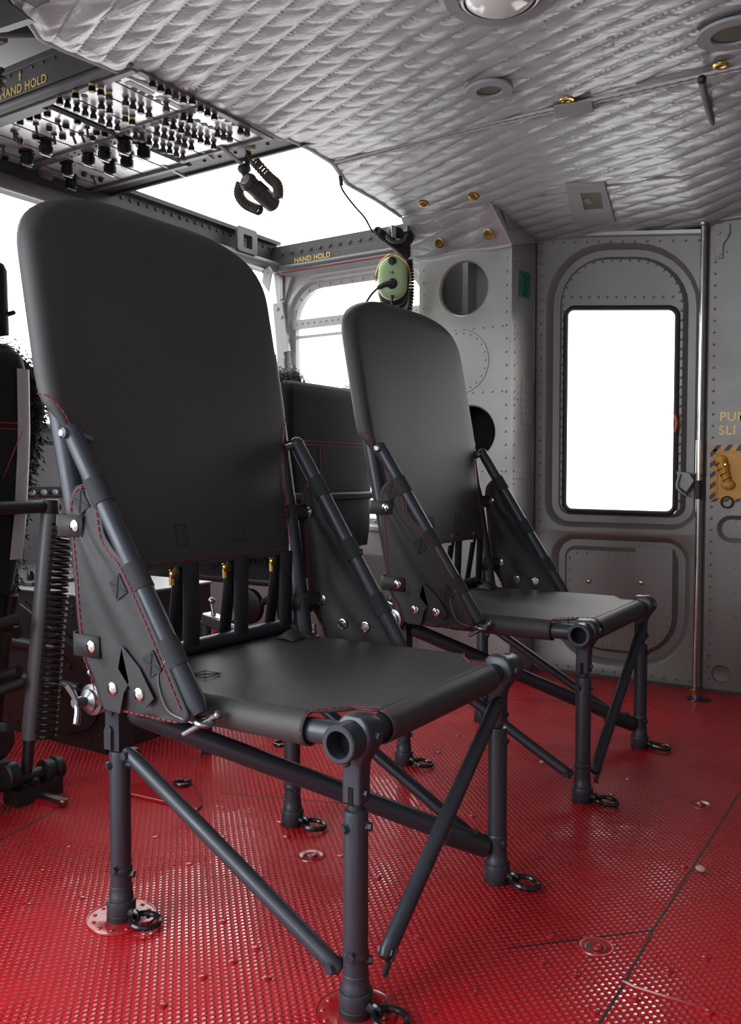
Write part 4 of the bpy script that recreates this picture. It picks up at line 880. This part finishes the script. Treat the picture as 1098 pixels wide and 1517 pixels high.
# spring post on the near pilot seat
pa, pz = V((-1.17,0.3182,0.7313)), V((-1.17,0.2435,0.1515))
pa.y = .345; pz.y = .275
ax = (pz - pa).normalized()
MB().cyl(pa, pz, .020, 18).build('height_post', 'beam', s1)
MB().lathe(pa - V(0, 0, .018), (0, 0, 1), [(.017, 0), (.0225, .003), (.0235, .006), (.0235, .036), (.021, .038)], 24).bolt(pa + V(.0, .022, 0), (0, 1, 0), .009, .008).build('post_cap', 'tubeblk', s1)
MB().cyl(pa + V(0, -.02, .002), V(-1.17, -.27, pa.z + .002), .0165, 16).build('cross_tube', 'tubeblk', s1)
u = V(.5, .5, 0).normalized() * .034 + V(.006, .004, 0)
coil(pa + ax * .045 + u * .85, pz - ax * .005 + u * .95, .0255, .0042, 34, 14, 6).build('coil_spring', 'gloss', s1)
MB().tube(smoothpath([pa + V(.012, .008, -.012), pa + V(.024, .016, -.022), pa + V(.018, .012, -.04), pa + V(.01, .02, -.045)], 5), .0032, 6).build('spring_hook', 'gloss', s1)
mb = MB().cyl(pz, V(-1.17, .26, .03), .014).lathe((-1.17, .20, .075), (0, 1, 0), [(.03, 0), (.034, .004), (.034, .03), (.028, .034)], 20).tube([(-1.17, .0, .065), (-1.17, .36, .055)], .018)
mb.lathe((-1.17, .31, .058), (0, 1, 0), [(.022, 0), (.030, .003), (.030, .022), (.024, .025), (.024, .032), (.030, .035), (.030, .052), (.02, .058)], 18)
mb.span((-1.20, .22, .0), (-1.14, .35, .04)).bolt((-1.145, .27, .05), (1, 0, 0), .009, .012).bolt((-1.145, .33, .04), (1, 0, 0), .009, .012)
mb.tube([(-1.17, .25, .33), (-1.35, .18, .27), (-1.5, .1, .22)], .015).tube([(-1.17, .26, .30), (-1.3, .0, .22)], .015).tube([(-1.16, .24, .46), (-1.22, .0, .42)], .014)
mb.lathe((-1.2, .20, .16), (1, 0, 0), [(.045, 0), (.048, .01), (.03, .03)], 20)
mb.build('adjuster_linkage', 'tubeblk', s1)
rl = MB().bar((-1.226,0.2857,0.012), (-1.048,0.2863,0.012), .018, .016).build('slide_rail', 'steel', s1, bevel=.002)
MB().bolt((-1.043,0.2749,0.02), (0, 0, 1), .006, .005).build('rail_bolt', 'brass', s1)
MB().bar((-1.215,0.2625,0.004), (-1.057,0.2793,0.004), .012, .008).build('rail_edge', 'redmetal', s1)
# lever assembly under seat two seen between the webbing straps
g = thing('trim_actuator', 'small grey actuator with rod behind the webbing straps of the nearer seat', 'actuator', (-1.15, .66, .36))
ga, gb = V((-1.048,0.78,0.3991)), V((-0.9697,0.78,0.3848))
MB().bar(ga, gb, .04, .035).build('actuator_body', 'steel', g, bevel=.004)
MB().cyl(gb, gb + (gb - ga) * .5, .010).build('actuator_rod', 'steel', g)
MB().cyl(ga.lerp(gb, .4) + V(0, 0, .015), ga.lerp(gb, .3) + V(0, 0, .05), .007).ball(ga.lerp(gb, .3) + V(0, 0, .055), .011).build('actuator_knob', 'steel', g)
MB().tube([ga - V(0, 0, .01), V(ga.x, ga.y, .15), V(ga.x, ga.y, 0)], .016).build('actuator_stand', 'tubeblk', g)

# ================================================================ TROOP SEATS
YM = .254
def px_(z): return -.505 - .19 * (z - .42)
def py_(z): return -.034 - .024 * max(0, min(1, (z - .42) / .6))
def mir(p): return V(p[0], 2 * YM - p[1], p[2])
def make_seat(label):
    t = thing('troop_seat', label, 'seat', (-.26, YM, 0), 'black canvas troop seats facing aft')
    sides = (lambda p: V(p), mir)
    # ---- legs
    def leg(front, f):
        x0 = 0.0 if front else -.5185; X = lambda dx, dy, z: f((x0 + dx, dy, z)); up = (0, 0, 1)
        m = MB().lathe(X(0, 0, .05), up, [(.0165, 0), (.019, .001), (.019, .255), (.0175, .262), (.012, .264)], 24)
        m.lathe(X(0, 0, .085), up, [(.0195, 0), (.0205, .002), (.0205, .010), (.0195, .012)], 24)
        o = m.build('leg', 'tube', t)
        MB().lathe(X(0, 0, 0), up, [(.024, 0), (.0255, .002), (.0265, .034), (.0255, .037), (.0220, .037), (.0215, .047), (.0202, .049), (.0202, .062), (.018, .064)], 28).build('leg_collar', 'tube', o)
        MB().lathe(X(0, 0, .001), up, [(.0265, 0), (.0265, .010), (.0255, .011)], 28).build('leg_foot', 'rubber', o)
        pr = MB().torus(X(.062, 0, 0) + V(0, 0, .012), (.10, .05, 1), .0255, .0052, 32, 8)
        pr.tube([X(.016, 0, .0) + V(0, 0, .018), X(.030, 0, 0) + V(0, 0, .016), X(.040, 0, 0) + V(0, 0, .013)], [.010, .008, .006], 10).torus(X(.036, 0, 0) + V(0, 0, .014), (0, 1, 0), .009, .004, 14, 6)
        pr.build('pull_ring', 'gloss', o)
        for z, dx, dy in ((.288, .021, .006), (.288, -.006, -.0195), (.083, .019, .009), (.098, .004, -.019)):
            d = V(dx, dy if f is sides[0] else -dy, 0).normalized(); q = V(x0, YM + (0 - YM) * (1 if f is sides[0] else -1), z); q = f((x0, 0, z)); MB().bolt(q + d * .0175, d, .0068, .008).build('leg_bolt', 'tube', o)
        MB().cyl(X(0, 0, .31), X(0, 0, .345), .0115).build('inner_tube', 'tube', o)
        if front:
            # flared fork casting below the corner tee
            m = MB(); L = []
            for z, hx, hy, cx in ((.325, .0165, .0155, 0), (.365, .0165, .0155, .0), (.385, .0175, .016, .001), (.402, .024, .018, .004), (.414, .029, .0205, .007), (.43, .030, .0215, .008), (.448, .026, .020, .006), (.456, .018, .016, .004)):
                L.append([X(cx + a, b, z) for a, b in rr(-hx, hx, -hy + .002, hy + .002, .005, 4, 1)])
            m.loops([L[0][::-1]] * 0 + L, True); m.add(L[0], [tuple(range(len(L[0])))])
            br = m.build('fork_casting', 'tube', o, smooth=40)
            MB().span(X(-.004, -.0135, .322), X(.004, -.0150, .350)).build('fork_slot', 'black', o, smooth=0)
            MB().bolt(X(.017, 0, .34), (1, 0, 0), .006, .005).build('fork_pin', 'tube', o); MB().bolt(X(.038, .002, .428), (1, 0, 0), .008, .005).build('fork_bolt', 'tube', o)
            s = 1 if f is sides[0] else -1
            MB().hollow(X(.004, .018, .424), X(.004, -.052, .424), .0285, .0205, 30).build('rail_socket', 'tube', o)
            MB().cyl(X(.004, -.020, .424), X(.004, -.023, .424), .0204, 24).build('socket_well', 'black', o)
            MB().tube([X(-.01, -.0, .422), X(-.085, -.0, .420)], .0195, 20).lathe(X(.004, -.03, .3955), (0, 0, -1), [(.007, 0), (.007, .006), (.004, .009)], 10).build('socket_spigot', 'tube', o)
        else:
            m = MB().box(X(0, 0, .358), (.036, .034, .085)).box(X(-.006, -.019, .335), (.018, .008, .035)).cyl(X(-.006, -.022, .352), X(-.006, -.012, .352), .009)
            m.bolt(X(.0, -.017, .385), f((0, -1, 0)) - f((0, 0, 0)), .006, .004); m.build('fork_casting', 'tube', o, bevel=.004, smooth=40)
    for f in sides: leg(True, f); leg(False, f)
    # ---- seat frame
    fr = MB()
    for f in sides: fr.tube([f((-.5185, 0, .418)), f((0, 0, .420))], .0185, 18)
    fr.tube([(.004, -.02, .424), (.004, .528, .424)], .0195, 18); fr.tube([(-.5185, -.045, .418), (-.5185, .553, .418)], .0185, 18)
    fr.build('seat_frame', 'tube', t)
    # ---- back frame posts + bottom rail
    for f in sides:
        m = MB().tube([f((px_(z), py_(z), z)) for z in (.425, .46, .60, .80, 1.0, 1.10)], .0205, 20).lathe(f((px_(.43), py_(.43), .425)), (0, 0, 1), [(.014, -.012), (.023, -.006), (.023, .012), (.020, .016)], 20)
        m.bolt(f((px_(.885) + .010, py_(.885), .885)), (1, 0, .0), .010, .014); o = m.build('back_post', 'tube', t)
        m = MB().ball(f((-.520, -.040, .455)), .014).bolt(f((-.535, -.045, .47)), (-.3, 0, 1), .008, .012).cyl(f((-.49, -.04, .44)), f((-.54, -.045, .462)), .008); m.build('post_clamp', 'steel', o)
    MB().tube([(-.545, -.02, .463), (-.545, .528, .463)], .0155, 16).cyl((-.545, -.02, .463), (-.515, -.03, .45), .014).cyl((-.545, .528, .463), (-.515, .538, .45), .014).build('lower_back_rail', 'tube', t)
    # ---- rear hubs: stepped knob with wing nut
    for f in sides:
        s = f((0, -1, 0)) - f((0, 0, 0))
        m = MB().lathe(f((-.5185, -.025, .418)), s, [(.0265, 0), (.0265, .024), (.022, .026), (.022, .030), (.0275, .031), (.0275, .037), (.020, .039), (.020, .045), (.014, .047), (.008, .05), (.008, .062)], 26)
        h = m.build('rear_hub', 'steel', t)
        q = V(f((-.5185, -.092, .420))); w1 = V(-.35, 0, .9).normalized()
        MB().cyl(q - s * .010, q + s * .006, .009, 14).tube([q, q + w1 * .018 + s * .004, q + w1 * .034 + s * .010], [.005, .006, .0065], 10).tube([q, q - w1 * .018 + s * .004, q - w1 * .036 + s * .012], [.005, .006, .0065], 10).build('wing_nut', 'steel', h)
    # ---- seat pan sling
    R = .0255; ZT = .422 + R; m = MB(); xr_, xe = -.540, .004
    def ztop(x, y):
        a = max(0, min(1, (y) / .508)); b = max(0, min(1, (x + .53) / .53)); return ZT - .010 * (math.sin(PI * a) ** .5) * (math.sin(PI * b) ** .6) * (.75 + .25 * math.sin(9 * a + 4 * b))
    def xm(y): # front limit of the flat part, cut away round the corner castings
        d = min(y, .508 - y)
        if d >= .062: return xe
        k = 1 - d / .062; return -.034 - .046 * k ** 1.4 if d < .055 else -.034 + (.038) * ((d - .055) / .007)
    ysv = [.508 * i / 48 for i in range(49)]; ysv = sorted(set(ysv + [.004, .008, .012, .016, .05, .053, .055, .057, .059, .062, .508 - .062, .508 - .059, .508 - .057, .508 - .055, .508 - .053, .508 - .05, .492, .496, .500, .504]))
    G = [[V(xr_ + (xm(y) - xr_) * i / 44, y, ztop(xr_ + (xm(y) - xr_) * i / 44, y)) for i in range(45)] for y in ysv]; m.grid(G)
    yf = [y for y in ysv if .0619 <= y <= .4461]
    m.grid([[V(xe + R * math.sin(a), y, .422 + R * math.cos(a)) for a in [i * PI * 1.12 / 14 for i in range(15)]] for y in yf])
    for sg in (0, 1):
        xs = [-.365 + (.285) * i / 30 for i in range(31)]
        rows = [[V(x, (-R * math.sin(a)) if not sg else .508 + R * math.sin(a), .422 + R * math.cos(a)) for a in [i * PI * 1.1 / 14 for i in range(15)]] for x in xs]; m.grid(rows)
    m.grid([[V(xr_ - R * .9 * math.sin(a), y, ZT - R + R * math.cos(a)) for a in [i * PI / 10 for i in range(11)]] for y in ysv if .03 < y < .478])
    pan = m.build('seat_sling', 'fabric', t, smooth=60, solid=.003)
    for f in sides:
        s = MB(); stitch(s, smoothpath([f(p) for p in ((-.083, -.027, .418), (-.083, -.018, .441), (-.076, .0, .4515), (-.062, .025, .4505), (-.046, .050, .450), (-.02, .060, .450), (.006, .066, .4505), (.026, .066, .436), (.031, .066, .420))], 6), .0012); s.build('stitching', 'red', pan); s = MB()
        stitch(s, [f((-.350, -.0275 * math.sin(a), .422 + .0275 * math.cos(a))) for a in np.linspace(.1, PI, 14)], .0012); s.build('stitching', 'red', pan)
    x_ = MB(); cx, cy, z_ = -.40, .10, .447
    x_.tube([(cx - .02, cy - .02, z_), (cx + .02, cy - .02, z_), (cx + .02, cy + .02, z_), (cx - .02, cy + .02, z_)], .0011, 5, closed=True).tube([(cx - .02, cy - .02, z_), (cx + .02, cy + .02, z_)], .001, 5).tube([(cx + .02, cy - .02, z_), (cx - .02, cy + .02, z_)], .001, 5)
    x_.build('box_stitch', 'ink', pan)
    # folded tab at the rear corners
    for f in sides:
        m = MB().grid([[f((-.512 + .055 * i / 8, .012 + .06 * j / 8, .447 + .020 * math.sin(PI * i / 8) * math.sin(PI * j / 8 * .9 + .2))) for j in range(9)] for i in range(9)]); m.build('corner_fold', 'fabric', pan, solid=.002)
    # ---- backrest cushion
    yc = YM - .016 * 0 - .010
    def hw(z):
        pts = ((.60, .26), (.632, .262), (.66, .270), (.80, .290), (.88, .300), (.915, .318), (.945, .333), (1.0, .336), (1.20, .336))
        if z <= 1.20:
            for (a, p), (b, q) in zip(pts, pts[1:]):
                if z <= b: return p + (q - p) * max(0, (z - a)) / (b - a)
        k = min(1, (z - 1.20) / .156); return .336 * (max(0, 1 - k ** 3.0)) ** (1 / 2.6)
    def th(z):
        a = .020 + (.052 - .020) * max(0, min(1, (z - .90) / .06)); k = max(0, (z - 1.30) / .056)
        return a * math.sqrt(max(.02, 1 - min(1, k) ** 2))
    def fx(z): return px_(z) + .026
    zs = [.632 + .001] + [.632 + .008 + (1.30 - .64) * i / 50 for i in range(51)] + [1.31, 1.32, 1.33, 1.338, 1.345, 1.350, 1.353, 1.3555]
    L = []
    for z in zs:
        w, T = hw(z), th(z); r = T / 2; xc = fx(z) - r if z < 1.3 else fx(z) - .026; loop = []
        for k in range(9): a = -PI / 2 + PI * k / 8; loop.append((w - r + r * math.cos(a), r * math.sin(a)))
        for k in range(1, 12): loop.append((w - r - 2 * (w - r) * k / 12, r))
        for k in range(9): a = PI / 2 + PI * k / 8; loop.append((-(w - r) + r * math.cos(a), r * math.sin(a)))
        for k in range(1, 12): loop.append((-(w - r) + 2 * (w - r) * k / 12, -r))
        dent = lambda y: -.006 * math.cos(PI / 2 * max(-1, min(1, y / .33))) * math.sin(PI * max(0, min(1, (z - .63) / .72)))
        L.append([V(xc + x + (dent(y) if x > 0 else 0), yc + y + (0 if z < 1.2 else 0), z) for y, x in loop])
    m = MB().loops(L, True); m.add(L[0], [tuple(range(len(L[0])))[::-1]])
    bk = m.build('backrest', 'fabric', t, smooth=60)
    s = MB(); P = []
    for y, z in ((-.345, .955), (-.330, .950), (-.312, .925), (-.300, .895), (-.288, .86), (-.278, .80), (-.262, .68), (-.252, .648), (-.20, .645), (0, .644), (.20, .645), (.252, .648), (.262, .68), (.278, .80), (.288, .86), (.300, .895), (.312, .925), (.330, .950), (.345, .955)):
        w = hw(z); r = th(z) / 2; e = max(0, abs(y) - (w - r)); P.append((fx(z) + .002 - (r - math.sqrt(max(0, r * r - min(e, r) ** 2))) - .006 * math.cos(PI / 2 * min(1, abs(y) / .33)) * math.sin(PI * (z - .63) / .72), yc + y, z))
    stitch(s, P[:9] and smoothpath(P, 6), .0012); s.build('stitching', 'red', bk)
    for y in (yc - .07, yc + .10, yc + .26):
        x_ = MB(); z0 = .675; X = lambda z: fx(z) + .0005
        x_.tube([(X(z0), y - .014, z0), (X(z0), y + .014, z0), (X(z0 + .04), y + .014, z0 + .04), (X(z0 + .04), y - .014, z0 + .04)], .001, 5, closed=True)
        x_.build('box_stitch', 'ink', bk)
    # webbing straps with brass clips below the backrest
    for y in (.185, .335, .488):
        m = MB()
        m.grid([[V(x, y + dy + .012 * u, z) for dy in (-.022, .022)] for u, x, z in ((0, -.518, .64), (1, -.530, .475), (1.05, -.533, .455), (1.05, -.548, .445), (1.05, -.562, .455), (1.0, -.562, .47))])
        m.grid([[V(x, y - .020 + dy + .012 * u, z) for dy in (-.018, .018)] for u, x, z in ((0, -.527, .64), (1, -.560, .475))])
        o = m.build('webbing_strap', 'web', t, solid=.002)
        MB().lathe((-.528, y - .045, .622), (1, .2, 0), [(.006, 0), (.009, .003), (.012, .006), (.012, .010), (.008, .012)], 14).cyl((-.525, y - .045, .628), (-.525, y - .045, .598), .0055).build('brass_clip', 'brass', o)
    # ---- braces, side panels
    for si, f in enumerate(sides):
        s_ = f((0, -1, 0)) - f((0, 0, 0))
        ba, bb = V(-.553, -.066, .886), V(-.258, -.060, .432); at = lambda u, r=0: ba.lerp(bb, u)
        m = MB().tube([f(at(u)) for u in (0, .05, .5, .965, 1.0)], [.0155, .0172, .0172, .0172, .013], 18); m.ball(f(ba), .0175, (1, 1, 1))
        br = m.build('brace', 'tube', t)
        MB().lathe(f(ba + V(0, -.012, 0)), s_, [(.010, 0), (.010, .010), (.006, .013)], 14).cyl(f(ba + V(-.005, .04, -.01)), f(ba), .008).build('pivot_bolt', 'steel', br)
        q = bb + V(.008, 0, -.012)
        mb = MB().torus(f(q), (.2, 0, 1), .013, .005, 18, 8).cyl(f(q + V(-.025, -.022, -.02)), f(q + V(.012, .014, .008)), .0052, 12).ball(f(q + V(.014, .016, .009)), .008); mb.build('quick_pin', 'steel', br)
        MB().tube(smoothpath([f(p) for p in (at(.82) + V(-.004, -.018, 0), at(.86) + V(-.03, -.022, -.01), at(.95) + V(-.035, -.024, -.018), q + V(-.01, -.015, 0))], 6), .0016, 6).build('pin_lanyard', 'steel', br)
        for u in (.225, .535, .80):
            MB().tube([f(at(u - .045)), f(at(u + .045))], .0192, 18).build('webbing_loop', 'web', br)
        # canvas
        yp = -.078
        O = [(-.549, .745), (-.545, .775), (-.528, .795), (-.50, .801), (-.478, .796), (-.470, .775), (-.466, .745), (-.458, .712), (-.440, .692), (-.413, .670), (-.372, .612), (-.330, .545), (-.292, .480), (-.262, .430), (-.275, .416), (-.33, .412), (-.40, .410), (-.452, .412), (-.475, .420), (-.486, .455), (-.520, .500), (-.530, .56), (-.538, .64)]
        m = MB()
        # dense sheet: horizontal rows between the outline's edges
        def edges(z):
            xs = []
            for (x0, z0), (x1, z1) in zip(O, O[1:] + O[:1]):
                if (z0 - z) * (z1 - z) < 0 or z0 == z: xs.append(x0 + (x1 - x0) * ((z - z0) / (z1 - z0) if z1 != z0 else 0))
            return (min(xs), max(xs))
        G = []
        for i in range(56):
            z = .4125 + (.8005 - .4125) * i / 55; a, b = edges(z)
            G.append([f((a + (b - a) * j / 22, yp + .004 * math.sin(PI * j / 22) * math.sin(14 * z + 9 * (a + (b - a) * j / 22)) - .003 * math.sin(PI * j / 22) ** 2 * math.sin(31 * z + 2 * j / 3), z)) for j in range(23)])
        pn = m.grid(G).build('side_panel', 'panelfab', t, solid=.003, smooth=60)
        s = MB()
        for d in (-1, 1):
            e = yp + d * .0035
            stitch(s, smoothpath([f((x, e, z)) for x, z in ((-.478, .420), (-.495, .468), (-.512, .50), (-.521, .56), (-.528, .64), (-.540, .745), (-.536, .770), (-.524, .787), (-.50, .793), (-.486, .789), (-.479, .770), (-.474, .745), (-.466, .708), (-.447, .684), (-.42, .662), (-.381, .606), (-.340, .54), (-.302, .476), (-.278, .436))], 5), .0012)
            stitch(s, [f((x, e, .418)) for x in (-.46, -.40, -.34, -.285)], .0012)
        s.build('stitching', 'red', pn)
        st = MB()
        for z in (.725, .519):   # straps round the back post
            c = px_(z); m = MB()
            y_ = yp - .0055
            w0 = c - .025; w1 = c + .055
            m.grid([[f((x, y, z + h)) for h in (-.019, .019)] for x, y in ((w1, y_), (c + .02, y_), (c - .010, y_ - .001), (w0, yp + .006), (w0 - .001, py_(z)), (c - .012, py_(z) + .022), (c + .012, py_(z) + .024), (c + .03, yp + .004))])
            sb = m.build('post_strap', 'panelfab', pn, solid=.002)
            for d, nm in ((1, 'outer'), (-1, 'inner')):
                p = V(c + .036, y_ - .001 if d > 0 else yp + .002, z); nrm = s_ * d
                MB().lathe(f(p), nrm, [(.0115, 0), (.0110, .003), (.0075, .0055), (.002, .0062)] if d > 0 else [(.0125, 0), (.0125, .003), (.0105, .0035), (.009, .0015), (.005, .0015), (.0045, .004), (.002, .004)], 18).build('snap_button', 'chrome', pn)
        for poly, sn in (([(-.410, .530), (-.442, .501), (-.458, .474), (-.456, .416), (-.416, .414), (-.406, .45), (-.392, .470)], (-.432, .455)), ([(-.410, .530), (-.42, .49), (-.397, .466), (-.352, .434), (-.335, .451), (-.368, .497)], (-.368, .454))):
            m = MB().prism([f((x, yp - .006, z)) for x, z in poly], s_ * .003); fl_ = m.build('corner_flap', 'panelfab', pn, bevel=.001, smooth=0)
            MB().lathe(f((sn[0], yp - .009, sn[1])), s_, [(.0115, 0), (.0110, .003), (.0075, .0055), (.002, .0062)], 18).build('snap_button', 'chrome', pn)
            MB().lathe(f((sn[0] + .004, yp + .003, sn[1] + .012)), -s_, [(.0125, 0), (.0125, .003), (.0105, .0035), (.009, .0015), (.005, .0015), (.0045, .004), (.002, .004)], 18).build('snap_button', 'chrome', pn)
        for u in (.225, .535, .80):
            tb = MB(); c = at(u); d = (bb - ba).normalized(); n = V(-d.z, 0, d.x) * -1
            if n.x > 0: n = -n
            a0 = c + n * .016; tb.prism([f(V(p.x, yp - .004, p.z)) for p in (a0 - d * .018, a0 + d * .018, a0 + d * .018 + n * .030, a0 - d * .018 + n * .030)], s_ * .0018)
            for e in (-1, 1): tb.tube([f(V(p.x, yp - .0065, p.z)) for p in (a0 - d * .015 * e + n * .003, a0 + d * .015 * e + n * .027)], .0011, 5)
            tb.build('stitched_tab', 'web', pn, smooth=0)
    # ---- diagonal struts
    def strut(a, b, r, name='strut', wid=1.0):
        a = V(a); b = V(b); d = (b - a).normalized()
        m = MB().tube([a, a + d * .01, a + d * .03, b - d * .03, b - d * .01, b], [r * .6, r * .95, r, r, r * .95, r * .6], 16)
        o = m.build(name, 'tube', t)
        for p in (a + d * .012, b - d * .012):
            u, w = ortho(d); u = V(d.z, 0, -d.x) if abs(d.y) > .5 else V(0, -1, 0); MB().bolt(p + u * r * .8, u, .008, .006).cyl(p + u * r * .8, p - u * r * .8, .004, 8).bolt(p - u * r * .8, -u, .008, .006).build('strut_bolt', 'tube', o)
        return o
    strut((-.495, -.006, .318), (-.026, -.004, .058), .0135)
    strut((-.495, .514, .318), (-.024, .512, .056), .0135)
    o = strut((-.500, .006, .385), (-.020, .490, .075), .0195, 'cross_strut')
    MB().tube([(-.075, .435, .105), (-.018, .492, .072)], .022, 14).bolt((-.03, .475, .098), (0, -.5, .8), .008, .01).build('strut_clamp', 'tubeblk', o)
    o = strut((.010, .488, .372), (.006, .070, .052), .0140, 'front_strut')
    MB().tube([(.012, .10, .075), (.020, .085, .060), (.014, .068, .040), (.018, .062, .028)], .0028, 6).cyl((.012, .062, .030), (.016, .068, .050), .005).build('hanging_pin', 'tube', o)
    return t
seat1 = make_seat('larger nearer black troop seat on four legs, in front at left')
seat2 = dup(seat1); seat2.location = (seat1.location.x, seat1.location.y + 1.016, 0)
for ch in seat2.children:
    if ch.name.startswith('backrest'): ch.location.z -= .025; ch.location.x += .005
seat2['label'] = 'farther black troop seat on four legs beside the grey door'

for o in bpy.data.objects:
    if '_o' in o: del o['_o']
